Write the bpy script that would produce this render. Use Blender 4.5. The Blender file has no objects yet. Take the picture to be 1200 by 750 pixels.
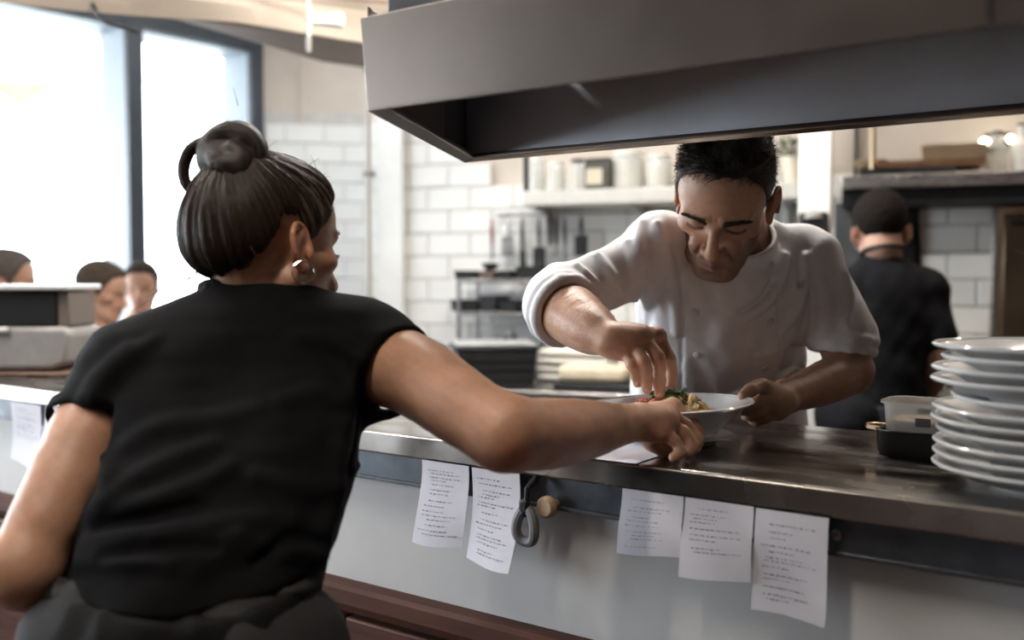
import bpy, bmesh, math, random
import numpy as np
from mathutils import Vector, Matrix, Euler

random.seed(7)
rng = np.random.default_rng(11)
scene = bpy.context.scene
COL = scene.collection
PI = math.pi

# ------------------------------------------------------------------ camera
CAM_Z = 1.30
FPX = 1167.0
PITCH = math.atan(50.0 / FPX)
cam_data = bpy.data.cameras.new('camera')
cam = bpy.data.objects.new('camera', cam_data)
COL.objects.link(cam)
cam.location = (0, 0, CAM_Z)
cam.rotation_euler = (PI / 2 - PITCH, 0, 0)
cam_data.sensor_width = 36.0
cam_data.lens = FPX / 1200 * 36.0
cam_data.clip_start = 0.05
cam_data.dof.use_dof = True
cam_data.dof.focus_distance = 1.50
cam_data.dof.aperture_fstop = 2.2
scene.camera = cam

# ------------------------------------------------------------------ sky and exposure
scene.view_settings.view_transform = 'Standard'
scene.view_settings.look = 'None'
scene.view_settings.gamma = 1.0
scene.view_settings.use_curve_mapping = False
scene.view_settings.exposure = 0.30
scene.cycles.use_denoising = True
scene.cycles.max_bounces = 8
scene.cycles.transparent_max_bounces = 12
scene.cycles.sample_clamp_indirect = 6.0
scene.cycles.caustics_reflective = False
scene.cycles.caustics_refractive = False
world = bpy.data.worlds.new('overcast_sky')
scene.world = world
world.use_nodes = True
wb = world.node_tree.nodes['Background']
wb.inputs['Color'].default_value = (0.86, 0.94, 1.0, 1)
wb.inputs['Strength'].default_value = 10.0


def portal(loc, dirv, w, h):
    d = bpy.data.lights.new('window_portal', 'AREA')
    d.shape = 'RECTANGLE'
    d.size, d.size_y = w, h
    d.cycles.is_portal = True
    o = bpy.data.objects.new('window_portal', d)
    COL.objects.link(o)
    o.location = loc
    o.rotation_euler = Vector(dirv).to_track_quat('-Z', 'Z').to_euler()
    return o


def lamp_light(loc, dirv, w, h, power, col):
    """the light of an added, unseen ceiling tube, right under its diffuser"""
    d = bpy.data.lights.new('added_tube_light', 'AREA')
    d.shape = 'RECTANGLE'
    d.size, d.size_y = w, h
    d.energy = power
    d.color = col
    o = bpy.data.objects.new('added_tube_light', d)
    COL.objects.link(o)
    o.location = loc
    o.rotation_euler = Vector(dirv).to_track_quat('-Z', 'Y').to_euler()
    return o


# unseen ceiling tubes added to brighten the rooms (fixtures are built with the ceiling further down)
ADDED_TUBES = [  # x, y, turn, power, colour
    (.02, 2.62, -.36, 44, (1.0, .95, .87)),
    (1.75, 2.62, -.36, 8, (1.0, .83, .66)),
    (-.55, .30, .88, 16, (1.0, .88, .74)),
    (-1.55, 1.60, .88, 26, (1.0, .95, .90)),
    (-.98, 4.05, .88, 8, (.95, .97, 1.0)),
]
for x_, y_, q_, w_, c_ in ADDED_TUBES:
    lo_ = lamp_light((x_, y_, 2.655), (0, 0, -1), 1.15, .09, w_, c_)
    lo_.rotation_euler = (0, 0, q_)

# ------------------------------------------------------------------ frames of reference
_F = np.array([0, math.cos(PITCH), -math.sin(PITCH)])
_U = np.array([0, math.sin(PITCH), math.cos(PITCH)])
CAM = np.array([0, 0, CAM_Z])


def ray(px, py):
    d = np.array([(px - 600) / FPX, 0, 0]) + _F + _U * ((375 - py) / FPX)
    return d


def P(px, py, depth):
    """a point of the place: where it shows in the photograph and how far in front of the camera it stands (metres)"""
    d = ray(px, py)
    return CAM + d * (depth / d[1])


def to_px(p):
    q = np.asarray(p, float) - CAM
    f = q @ _F
    return 600 + FPX * q[..., 0] / f, 375 - FPX * (q @ _U) / f


CU = np.array([.808, -.589, 0]); CN = np.array([.589, .808, 0]); C0 = np.array([.106, 1.37, 0])
CROT = math.atan2(-.589, .808)
TOPZ = 1.05


def CT(u, n, z):
    """counter frame: u along the pass towards the right, n across it towards the kitchen"""
    return C0 + CU * u + CN * n + np.array([0, 0, z])


BD = np.array([.9364, -.351, 0]); BN = np.array([-.351, -.9364, 0]); B0 = np.array([-.295, 4.3, 0])
BROT = math.atan2(-.351, .9364)


def BW(t, out, z):
    """back wall frame: t along the wall, out from it into the kitchen"""
    return B0 + BD * t + BN * out + np.array([0, 0, z])


def bw_t(px, out=0.0):
    k = (px - 600) / FPX
    o = B0 + BN * out
    return (k * o[1] - o[0]) / (BD[0] - k * BD[1])


def bw_z(py, t, out=0.0):
    y = (B0 + BD * t + BN * out)[1]
    d = ray(600, py)
    return CAM_Z + d[2] / d[1] * y


WD = np.array([.636, .772, 0]); WN = np.array([.772, -.636, 0]); W0 = np.array([-1.72, 4.5, 0])
WROT = math.atan2(.772, .636)


def WW(t, out, z):
    return W0 + WD * t + WN * out + np.array([0, 0, z])


# ------------------------------------------------------------------ helpers
def link(o):
    COL.objects.link(o)
    return o


def tag(o, label=None, cat=None, group=None, kind=None):
    if label: o['label'] = label
    if cat: o['category'] = cat
    if group: o['group'] = group
    if kind: o['kind'] = kind
    return o


def empty(name, loc=(0, 0, 0), rz=0.0, label=None, cat=None, group=None, kind=None):
    o = bpy.data.objects.new(name, None)
    link(o)
    o.location = tuple(loc)
    o.rotation_euler = (0, 0, rz)
    return tag(o, label, cat, group, kind)


class MB:
    """collects simple shapes into one mesh"""
    def __init__(self):
        self.v, self.f = [], []

    def add(self, vs, fs):
        b = len(self.v)
        self.v += [tuple(map(float, p)) for p in vs]
        self.f += [tuple(b + i for i in q) for q in fs]
        return self

    def box(self, c, s, rot=None):
        x, y, z = (k / 2 for k in s)
        vs = [Vector(p) for p in ((-x, -y, -z), (x, -y, -z), (x, y, -z), (-x, y, -z), (-x, -y, z), (x, -y, z), (x, y, z), (-x, y, z))]
        if rot is not None:
            m = Euler(rot).to_matrix()
            vs = [m @ p for p in vs]
        vs = [p + Vector(c) for p in vs]
        return self.add(vs, [(0, 3, 2, 1), (4, 5, 6, 7), (0, 1, 5, 4), (1, 2, 6, 5), (2, 3, 7, 6), (3, 0, 4, 7)])

    def lathe(self, prof, c=(0, 0, 0), n=24, sx=1.0, sy=1.0, close=False):
        vs, fs = [], []
        for r, z in prof:
            for k in range(n):
                a = 2 * PI * k / n
                vs.append((c[0] + r * sx * math.cos(a), c[1] + r * sy * math.sin(a), c[2] + z))
        m = len(prof)
        for i in range(m - 1 if not close else m):
            j = (i + 1) % m
            for k in range(n):
                l = (k + 1) % n
                fs.append((i * n + k, i * n + l, j * n + l, j * n + k))
        if not close:
            if prof[0][0] > 1e-5: fs.append(tuple(range(n - 1, -1, -1)))
            if prof[-1][0] > 1e-5: fs.append(tuple((m - 1) * n + k for k in range(n)))
        return self.add(vs, fs)

    def tube(self, pts, r, n=8, cyc=False):
        pts = [Vector(p) for p in pts]
        m = len(pts)
        rs = r if hasattr(r, '__len__') else [r] * m
        vs, fs = [], []
        prev = None
        for i, p in enumerate(pts):
            a = pts[(i - 1) % m] if (cyc or i > 0) else p
            b = pts[(i + 1) % m] if (cyc or i < m - 1) else p
            t = (b - a).normalized()
            if prev is None:
                prev = t.orthogonal().normalized()
            x = (prev - t * prev.dot(t)).normalized()
            prev = x
            y = t.cross(x)
            for k in range(n):
                q = 2 * PI * k / n
                vs.append(p + (x * math.cos(q) + y * math.sin(q)) * rs[i])
        for i in range(m if cyc else m - 1):
            j = (i + 1) % m
            for k in range(n):
                l = (k + 1) % n
                fs.append((i * n + k, i * n + l, j * n + l, j * n + k))
        if not cyc:
            fs.append(tuple(range(n - 1, -1, -1)))
            fs.append(tuple((m - 1) * n + k for k in range(n)))
        return self.add(vs, fs)

    def prism(self, poly, z0, z1, axis='z'):
        n = len(poly)
        def q(a, b, c): return {'z': (a, b, c), 'x': (c, a, b), 'y': (a, c, b)}[axis]
        vs = [q(a, b, z0) for a, b in poly] + [q(a, b, z1) for a, b in poly]
        fs = [tuple(range(n - 1, -1, -1)), tuple(range(n, 2 * n))]
        fs += [(i, (i + 1) % n, n + (i + 1) % n, n + i) for i in range(n)]
        return self.add(vs, fs)

    def sheet(self, grid, thick=0.0):
        """grid[i][j] of points -> a sheet; thick > 0 gives it two sides"""
        g = [[Vector(p) for p in row] for row in grid]
        a, b = len(g), len(g[0])
        vs = [p for row in g for p in row]
        fs = [(i * b + j, i * b + j + 1, (i + 1) * b + j + 1, (i + 1) * b + j) for i in range(a - 1) for j in range(b - 1)]
        if thick:
            off = []
            for i in range(a):
                for j in range(b):
                    du = g[min(i + 1, a - 1)][j] - g[max(i - 1, 0)][j]
                    dv = g[i][min(j + 1, b - 1)] - g[i][max(j - 1, 0)]
                    off.append(g[i][j] + du.cross(dv).normalized() * thick)
            m = len(vs)
            vs += off
            fs += [tuple(m + k for k in reversed(q)) for q in fs]
            rim = [(0, j) for j in range(b)] + [(i, b - 1) for i in range(1, a)] + [(a - 1, j) for j in range(b - 2, -1, -1)] + [(i, 0) for i in range(a - 2, 0, -1)]
            ids = [i * b + j for i, j in rim]
            for k in range(len(ids)):
                l = (k + 1) % len(ids)
                fs.append((ids[l], ids[k], m + ids[k], m + ids[l]))
        return self.add(vs, fs)

    def build(self, name, mat, parent=None, smooth=False, bevel=0.0, loc=None, rz=None, angle=35, seg=2):
        me = bpy.data.meshes.new(name)
        me.from_pydata(self.v, [], self.f)
        bm = bmesh.new(); bm.from_mesh(me)
        bmesh.ops.recalc_face_normals(bm, faces=bm.faces)
        bm.to_mesh(me); bm.free()
        o = bpy.data.objects.new(name, me)
        link(o)
        me.materials.append(mat)
        if loc is not None: o.location = tuple(loc)
        if rz is not None: o.rotation_euler = (0, 0, rz)
        if parent is not None: o.parent = parent
        if bevel:
            m = o.modifiers.new('bevel', 'BEVEL')
            m.width = bevel; m.segments = seg; m.limit_method = 'ANGLE'; m.angle_limit = math.radians(40)
        if smooth or bevel:
            me.polygons.foreach_set('use_smooth', [True] * len(me.polygons))
            try:
                me.set_sharp_from_angle(angle=math.radians(angle))
            except Exception:
                pass
        return o


def copy_tree(o, parent=None):
    c = o.copy(); link(c); c.parent = parent
    for ch in list(o.children):
        copy_tree(ch, c)
    return c


# ------------------------------------------------------------------ materials
def mat(name, col, rough=.5, metal=0.0, noise=0.0, nscale=20.0, bump=0.0, bscale=60.0, col2=None, stretch=(1, 1, 1), spec=.5,
        emit=None, trans=0.0, sheen=0.0, coat=0.0, attr=None, sss=0.0, rvar=0.0, aniso=0.0):
    m = bpy.data.materials.new(name)
    m.use_nodes = True
    nt = m.node_tree; N = nt.nodes; L = nt.links
    b = N['Principled BSDF']
    b.inputs['Base Color'].default_value = (*col, 1)
    b.inputs['Roughness'].default_value = rough
    b.inputs['Metallic'].default_value = metal
    b.inputs['Specular IOR Level'].default_value = spec
    b.inputs['Transmission Weight'].default_value = trans
    b.inputs['Coat Weight'].default_value = coat
    if sheen:
        b.inputs['Sheen Weight'].default_value = sheen
        b.inputs['Sheen Roughness'].default_value = .5
    if sss:
        b.inputs['Subsurface Weight'].default_value = sss
        b.inputs['Subsurface Radius'].default_value = (1.0, .35, .2)
        b.inputs['Subsurface Scale'].default_value = .004
    if aniso:
        b.inputs['Anisotropic'].default_value = aniso
    if emit:
        b.inputs['Emission Color'].default_value = (*emit[0], 1)
        b.inputs['Emission Strength'].default_value = emit[1]
    tc = N.new('ShaderNodeTexCoord'); mp = N.new('ShaderNodeMapping')
    mp.inputs['Scale'].default_value = stretch
    L.new(tc.outputs['Object'], mp.inputs['Vector'])
    base = None
    if attr:
        a = N.new('ShaderNodeAttribute'); a.attribute_name = attr
        base = a.outputs['Color']
    if noise or col2:
        n = N.new('ShaderNodeTexNoise'); n.inputs['Scale'].default_value = nscale; n.inputs['Detail'].default_value = 6
        n.inputs['Roughness'].default_value = .6
        L.new(mp.outputs['Vector'], n.inputs['Vector'])
        rp = N.new('ShaderNodeValToRGB'); L.new(n.outputs['Fac'], rp.inputs['Fac'])
        rp.color_ramp.elements[0].position = .32; rp.color_ramp.elements[1].position = .68
        if base is None:
            c2 = col2 if col2 else tuple(min(1, c * (1 + noise)) for c in col)
            c1 = col if col2 else tuple(c * (1 - noise) for c in col)
            rp.color_ramp.elements[0].color = (*c1, 1); rp.color_ramp.elements[1].color = (*c2, 1)
            base = rp.outputs['Color']
        else:
            rp.color_ramp.elements[0].color = (1 - noise,) * 3 + (1,); rp.color_ramp.elements[1].color = (1, 1, 1, 1)
            mx = N.new('ShaderNodeMix'); mx.data_type = 'RGBA'; mx.blend_type = 'MULTIPLY'; mx.inputs[0].default_value = 1
            L.new(base, mx.inputs[6]); L.new(rp.outputs['Color'], mx.inputs[7])
            base = mx.outputs[2]
    if base is not None:
        L.new(base, b.inputs['Base Color'])
    if rvar:
        n2 = N.new('ShaderNodeTexNoise'); n2.inputs['Scale'].default_value = nscale * .7; n2.inputs['Detail'].default_value = 4
        L.new(mp.outputs['Vector'], n2.inputs['Vector'])
        mr = N.new('ShaderNodeMapRange'); mr.inputs[1].default_value = .3; mr.inputs[2].default_value = .7
        mr.inputs[3].default_value = max(.02, rough - rvar); mr.inputs[4].default_value = min(1, rough + rvar)
        L.new(n2.outputs['Fac'], mr.inputs[0]); L.new(mr.outputs[0], b.inputs['Roughness'])
    if bump:
        n3 = N.new('ShaderNodeTexNoise'); n3.inputs['Scale'].default_value = bscale; n3.inputs['Detail'].default_value = 5
        L.new(mp.outputs['Vector'], n3.inputs['Vector'])
        bp = N.new('ShaderNodeBump'); bp.inputs['Strength'].default_value = bump; bp.inputs['Distance'].default_value = .004
        L.new(n3.outputs['Fac'], bp.inputs['Height']); L.new(bp.outputs['Normal'], b.inputs['Normal'])
    return m


M = {}
M['steel'] = mat('brushed_steel', (.42, .41, .40), .30, 1.0, noise=.12, nscale=30, stretch=(1, 14, 14), rvar=.10, bump=.05, bscale=40)
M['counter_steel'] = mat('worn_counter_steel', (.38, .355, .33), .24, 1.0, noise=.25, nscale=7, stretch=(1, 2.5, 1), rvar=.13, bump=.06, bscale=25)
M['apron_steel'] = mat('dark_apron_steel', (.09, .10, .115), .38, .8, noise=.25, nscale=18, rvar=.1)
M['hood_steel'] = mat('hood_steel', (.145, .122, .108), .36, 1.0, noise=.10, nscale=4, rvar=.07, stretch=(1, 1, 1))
M['hood_inner'] = mat('hood_inner_steel', (.74, .76, .82), .52, 1.0, noise=.12, nscale=3, rvar=.1)  # window light reflected inside the hood is put into this pale bluish colour
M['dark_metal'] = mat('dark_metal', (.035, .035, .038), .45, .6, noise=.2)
M['wall_paint'] = mat('grey_white_wall_paint', (.56, .56, .56), .55, noise=.05, nscale=6, rvar=.08)
M['beige_paint'] = mat('beige_plaster', (.60, .53, .46), .7, noise=.06, nscale=5)
M['ceil_paint'] = mat('ceiling_paint', (.55, .50, .45), .8, noise=.05)
M['white_paint'] = mat('white_paint', (.78, .78, .76), .5, noise=.04, nscale=8)
M['grout'] = mat('tile_grout', (.55, .53, .50), .85, noise=.1)
M['tile'] = mat('glazed_white_tile', (.83, .83, .81), .16, noise=.04, nscale=3, coat=.3)
M['tile2'] = mat('glazed_offwhite_tile', (.76, .75, .72), .2, noise=.05, nscale=3, coat=.3)
M['wood'] = mat('dark_red_brown_wood', (.075, .026, .016), .55, noise=.35, nscale=6, stretch=(1, 12, 12), spec=.25)
M['brown_soffit'] = mat('brown_timber', (.16, .10, .065), .6, noise=.3, nscale=5, stretch=(1, 9, 9))
M['floor'] = mat('dark_brown_floor', (.09, .06, .05), .45, noise=.25, nscale=5)
M['frame'] = mat('shaded_frame', (.045, .055, .07), .42, .2, noise=.12)  # shaded copy of the frame colour, for the faces towards the room
M['reveal'] = mat('daylit_reveal', (.36, .42, .47), .5, noise=.06)  # daylit copy of the frame colour: outdoor light on its deep sides painted in
M['cloth_beige'] = mat('beige_canvas', (.74, .65, .55), .85, noise=.1, nscale=7, bump=.3, bscale=120)
M['paper'] = mat('receipt_paper', (.60, .60, .67), .7, noise=.04, nscale=9)
M['ink'] = mat('receipt_ink', (.22, .23, .30), .8)
M['china'] = mat('white_china', (.88, .88, .88), .14, coat=.5, noise=.02, nscale=4)
M['black_plastic'] = mat('black_plastic', (.012, .012, .013), .5, noise=.2, spec=.3)
M['grey_plastic'] = mat('grey_plastic', (.30, .29, .28), .45, noise=.1)
M['white_plastic'] = mat('white_plastic', (.75, .74, .70), .4, noise=.03)
M['cream'] = mat('cream_ceramic', (.70, .64, .54), .4, noise=.06)
M['cloth_white'] = mat('white_towel', (.74, .71, .66), .9, noise=.06, bump=.4, bscale=90)
M['brass'] = mat('warm_steel', (.55, .42, .28), .3, 1.0, noise=.2, nscale=6)
M['copper'] = mat('copper_pan', (.50, .30, .18), .35, 1.0, noise=.2)
M['black_cloth'] = mat('black_cloth', (.007, .007, .009), .9, noise=.3, spec=.2)


def clear_mat(name, col, rough, clear):
    """clear plastic or glass: mostly passes light straight through, the rest reflects"""
    m = bpy.data.materials.new(name); m.use_nodes = True
    nt = m.node_tree; N = nt.nodes; L = nt.links
    b = N['Principled BSDF']; out = N['Material Output']
    b.inputs['Base Color'].default_value = (*col, 1); b.inputs['Roughness'].default_value = rough
    t = N.new('ShaderNodeBsdfTransparent'); t.inputs['Color'].default_value = (*[min(1, .35 + .65 * c + .2) for c in col], 1)
    x = N.new('ShaderNodeMixShader'); x.inputs['Fac'].default_value = clear
    L.new(b.outputs[0], x.inputs[1]); L.new(t.outputs[0], x.inputs[2]); L.new(x.outputs[0], out.inputs['Surface'])
    return m


M['glass'] = clear_mat('window_glass', (.95, .98, 1.0), .03, .94)
M['jar_glass'] = clear_mat('jar_glass', (.80, .82, .80), .06, .62)
M['clear_plastic'] = clear_mat('clear_plastic', (.85, .84, .82), .15, .55)


def cloth_lit(name, col, through):
    """thin cloth: part of the light passes through it"""
    m = bpy.data.materials.new(name); m.use_nodes = True
    N = m.node_tree.nodes; L = m.node_tree.links
    b = N['Principled BSDF']; b.inputs['Base Color'].default_value = (*col, 1); b.inputs['Roughness'].default_value = .9
    t = N.new('ShaderNodeBsdfTranslucent'); t.inputs['Color'].default_value = (*col, 1)
    x = N.new('ShaderNodeMixShader'); x.inputs['Fac'].default_value = through
    L.new(b.outputs[0], x.inputs[1]); L.new(t.outputs[0], x.inputs[2]); L.new(x.outputs[0], N['Material Output'].inputs['Surface'])
    return m


M['canvas'] = cloth_lit('thin_beige_canvas', (.52, .45, .38), .42)


def emat(name, col, s):
    return mat(name, (.8, .8, .8), .5, emit=(col, s))


M['tube'] = emat('lit_tube', (1.0, .96, .90), 5.0)
M['bulb'] = emat('lit_bulb', (1.0, .86, .66), 16.0)
# ================================================================== the room
def slab(pts, off):
    """a plate: outline pts (3D) pushed by the vector off"""
    n = len(pts)
    a = [np.asarray(p, float) for p in pts]
    vs = a + [p + np.asarray(off, float) for p in a]
    fs = [tuple(range(n - 1, -1, -1)), tuple(range(n, 2 * n))] + [(i, (i + 1) % n, n + (i + 1) % n, n + i) for i in range(n)]
    return vs, fs


def struct(name, mb, m, parent=None, **k):
    o = mb.build(name, m, parent, **k)
    if parent is None:
        o['kind'] = 'structure'
    return o


FLOOR = MB().box((-.5, 1.2, -.05), (11, 9.5, .1))
struct('floor', FLOOR, M['floor'])
struct('ceiling', MB().box((-.5, 1.2, 2.75), (11, 9.5, .1)), M['ceil_paint'])


def wall_between(name, a, b, z0, z1, th, m, out):
    a = np.array([a[0], a[1], z0]); b = np.array([b[0], b[1], z0])
    up = np.array([0, 0, z1 - z0])
    mb = MB().add(*slab([a, b, b + up, a + up], np.asarray(out, float) * th))
    return struct(name, mb, m)


for i, (x_, y_, q_, w_, c_) in enumerate(ADDED_TUBES):
    r = empty('added_ceiling_light', (x_, y_, 2.7), q_, ['added white tube light on the kitchen ceiling behind the hood', 'added warm tube light on the kitchen ceiling above the cook in black',
              'added white tube light on the ceiling above the waitress', 'added white tube light on the ceiling near the large window', 'added cool tube light on the ceiling behind the beige canvas'][i], 'light', 'added ceiling tube lights')
    MB().box((0, 0, -.015), (1.24, .13, .03)).build('housing', M['white_plastic'], r, bevel=.006)
    MB().box((0, 0, -.034), (1.18, .10, .008)).build('diffuser', M['tube'], r)

dark_wall = mat('dining_room_wall', (.16, .13, .115), .7, noise=.1, nscale=3)
wall_between('wall_rear', (-5.6, -2.6), (3.2, -2.6), 0, 2.7, .15, dark_wall, (0, -1, 0))
wall_between('wall_right', (3.2, -2.6), (3.2, 3.2), 0, 2.7, .15, dark_wall, (1, 0, 0))
wl_end = WW(-6.4, 0, 0)
wall_between('wall_dining', (wl_end[0], wl_end[1]), (-5.6, -2.6), 0, 2.7, .15, dark_wall, (-1, 0, 0))

# ---- back wall with its tiles, each tile a piece
TP, TH_ = .196, .098
wb_root = empty('wall_back', BW(0, 0, 0), BROT, kind='structure')
mb = MB().box((1.62, .08, 1.35), (3.96, .15, 2.7))
base = mb.build('plaster', M['beige_paint'], wb_root)


def tile_mesh(w, h, name='tile', m=None):
    t = .011
    b = .004
    x, z = w / 2, h / 2
    vs = [(-x, 0, -z), (x, 0, -z), (x, 0, z), (-x, 0, z), (-x, -t + b, -z), (x, -t + b, -z), (x, -t + b, z), (-x, -t + b, z),
          (-x + b, -t, -z + b), (x - b, -t, -z + b), (x - b, -t, z - b), (-x + b, -t, z - b)]
    fs = [(0, 1, 5, 4), (1, 2, 6, 5), (2, 3, 7, 6), (3, 0, 4, 7), (4, 5, 9, 8), (5, 6, 10, 9), (6, 7, 11, 10), (7, 4, 8, 11), (8, 9, 10, 11)]
    me = bpy.data.meshes.new(name)
    me.from_pydata(vs, [], fs)
    me.materials.append(m or M['tile'])
    return me


def tile_field(parent, t0, t1, z0, z1, offx=0.0, m=None, y=0.0, w=TP, h=TH_, skip=None):
    full, half = tile_mesh(w - .005, h - .005, m=m), tile_mesh(w / 2 - .005, h - .005, m=m)
    rows = int(round((z1 - z0) / h))
    cols = int((t1 - t0) / w)
    r = random.Random(3)
    for i in range(rows):
        z = z0 + (i + .5) * h
        xs = [(t0 + (j + .5) * w, full) for j in range(cols)]
        if i % 2:
            xs = [(t0 + .25 * w, half)] + [(t0 + (j + 1) * w, full) for j in range(cols - 1)] + [(t0 + cols * w - .25 * w, half)]
        for x, me in xs:
            if skip and skip(x, z): continue
            o = bpy.data.objects.new('tile', me)
            link(o)
            o.parent = parent
            o.location = (x + offx, y + r.uniform(-.0006, .0006), z)
            o.rotation_euler = (r.uniform(-.006, .006), 0, r.uniform(-.006, .006))


mb = MB().box(((-.36 + .14) / 2, -.001, (.9 + 1.978) / 2), (.50, .010, 1.078))
mb.box(((.14 + 2.78) / 2, -.001, (.9 + 1.684) / 2), (2.64, .010, .784))
mb.build('grout', M['grout'], wb_root)
tile_field(wb_root, -.36, 2.78, .90, 1.978, y=-.006, skip=lambda x, z: x > .16 and z > 1.68)

# ---- narrow far wall beside the windows
WA0 = WW(.735, 0, 0)
WA1 = np.array([-.58, 5.16, 0])
wa_d = (WA1 - WA0); wa_len = np.linalg.norm(wa_d); wa_d /= wa_len
wa_rot = math.atan2(wa_d[1], wa_d[0])
wa_root = empty('wall_far', WA0, wa_rot, kind='structure')
MB().box((wa_len / 2, .075, 1.35), (wa_len, .15, 2.7)).build('plaster', M['beige_paint'], wa_root)
MB().box((wa_len / 2, -.001, 1.5), (wa_len, .010, 1.27)).build('grout', M['grout'], wa_root)
tile_field(wa_root, .005, wa_len, .90, 2.076, y=-.006)
MB().box((.19, -.012, 2.4), (.02, .02, .66)).build('conduit', M['beige_paint'], wa_root)

# ---- boxed column and pipe at the end of the back wall
cl = BW(bw_t(440), 0, 0)
col_mb = MB()
ca, cb = BW(bw_t(442, .05), .05, 0), BW(bw_t(472, .05), .05, 0)
struct('column', MB().add(*slab([ca, cb, cb + np.array([.02, .75, 0]), ca + np.array([-.02, .75, 0])], (0, 0, 2.7))), M['white_paint'])
pp = P(433, 300, 4.36)
pipe = empty('wall_pipe', (pp[0], pp[1], 0), 0, 'thin beige pipe running up the corner beside the white column', 'pipe')
MB().lathe([(.011, 0), (.011, 2.7)], n=12).build('tube', mat('pipe_paint', (.42, .38, .33), .5), pipe, smooth=True)
for z in (1.2, 1.75, 2.2):
    MB().box((0, .012, z), (.04, .035, .018)).build('clip', M['dark_metal'], pipe)

# ---- the window wall: deep posts, rails and panes
PD, PW = .245, .078


def wwbox(mb, t0, t1, o0, o1, z0, z1):
    return mb.add(*slab([WW(t0, o0, z0), WW(t1, o0, z0), WW(t1, o1, z0), WW(t0, o1, z0)], (0, 0, z1 - z0)))


ZW0, ZW1 = .62, 2.42


def post(name, t):
    root = empty(name, (0, 0, 0), kind='structure')
    wwbox(MB(), t, t + PW, -.03, .0, 0, 2.52).build('post_face', M['frame'], root)
    wwbox(MB(), t + .004, t + PW - .004, -PD, -.03, 0, 2.52).build('post_body', M['reveal'], root)
    return root


for i, t in enumerate((-5.85, -3.9, -1.95, 0, .659)):
    post('window_post' if i == 0 else 'window_post', t)
bays = [(-5.85 + PW, -3.9), (-3.9 + PW, -1.95), (-1.95 + PW, 0), (PW, .659)]  # the two bays farthest left are out of view, added for side light
for i, (a, b) in enumerate(reversed(bays)):
    r = empty('window_%d' % (i + 1), (0, 0, 0), kind='structure')
    wwbox(MB(), a, b, -PD, -.03, ZW1, ZW1 + .075).build('top_rail', M['reveal'], r)
    wwbox(MB(), a, b, -.03, 0, ZW1 + .01, ZW1 + .085).build('top_rail_face', M['frame'], r)
    wwbox(MB(), a, b, -PD, .06, ZW0 - .05, ZW0).build('sill', M['reveal'], r)
    g = wwbox(MB(), a, b, -.215, -.209, ZW0, ZW1).build('pane', M['glass'], r)
    c = WW((a + b) / 2, -PD - .03, (ZW0 + ZW1) / 2)
    portal(c, WN, b - a, ZW1 - ZW0)
struct('wall_left', wwbox(MB(), -6.4, .735, -.2, 0, 0, ZW0 - .05), M['wall_paint'])
struct('wall_left_top', wwbox(MB(), -6.4, .735, -.2, 0, ZW1 + .075, 2.7), M['brown_soffit'])
struct('wall_left_end', wwbox(MB(), -6.4, -5.85, -.2, 0, 0, 2.7), dark_wall)

# ---- pavement outside and a pennant by the window
struct('pavement_outside', MB().box((-7, 9, -.12), (22, 14, .1)), mat('pale_pavement', (.5, .49, .47), .8, noise=.1))
pen = P(20, 105, 6.2)
pn = empty('pennant', pen, 0, 'tan triangular pennant hanging outside the large window', 'pennant')
g = [[(-.24 + .5 * s, .02 * math.sin(6 * s), .06 - .03 * s - v * (.16 * (1 - abs(2 * s - 1) ** 1.0))) for v in (0, .5, 1)] for s in np.linspace(0.02, .98, 9)]
MB().sheet(g, .004).build('cloth', mat('tan_pennant', (.55, .36, .24), .8), pn, smooth=True)
MB().tube([(-.6, 0, .075), (-.24, .0, .062), (.26, .0, .032), (.8, 0, .05)], .004).build('cord', M['dark_metal'], pn)

# ---- canvas soffit under the ceiling, with its cord and tube lamp
Sa, Sb = P(-230, 12, 2.66), P(470, 48, 3.42)
SZ = 2.085
sd = Sb - Sa; sd[2] = 0; slen = np.linalg.norm(sd); sd /= slen
sn = np.array([sd[1], -sd[0], 0])
srot = math.atan2(sd[1], sd[0])
sof = empty('ceiling_soffit', (Sa[0], Sa[1], 0), srot, kind='structure')
grid = []
for i in range(61):
    x = slen * i / 60
    row = []
    for j in range(14):
        z = SZ + .62 * j / 13
        ph = x * 2.1
        wob = .018 * math.sin(ph + j * .5) + .012 * math.sin(3.3 * ph + j * .9) + .02 * math.sin(j * 1.3 + ph * .6)
        sag = -.016 * math.sin(PI * ((x * .9) % 1)) if j == 0 else 0
        row.append((x, -.04 - wob * (1 if j else .6) - .05 * math.sin(PI * j / 13), z + sag))
    grid.append(row)
MB().sheet(grid, .004).build('canvas', M['canvas'], sof, smooth=True)
k_ = (205 - 600) / FPX
xb = (k_ * Sa[1] - Sa[0]) / (sd[0] - k_ * sd[1])
MB().prism([(xb, -.02), (slen, -.02), (slen, .40), (slen * .9, .37)], SZ + .002, SZ + .022).build('soffit_board', M['brown_soffit'], sof)
MB().tube([(0, -.085, SZ + .20), (slen * .3, -.11, SZ + .17), (slen * .55, -.085, SZ + .145), (slen * .8, -.10, SZ + .10), (slen, -.085, SZ + .12)], .004).build('hem_cord', mat('brown_cord', (.22, .14, .09), .8), sof, smooth=True)

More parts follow.
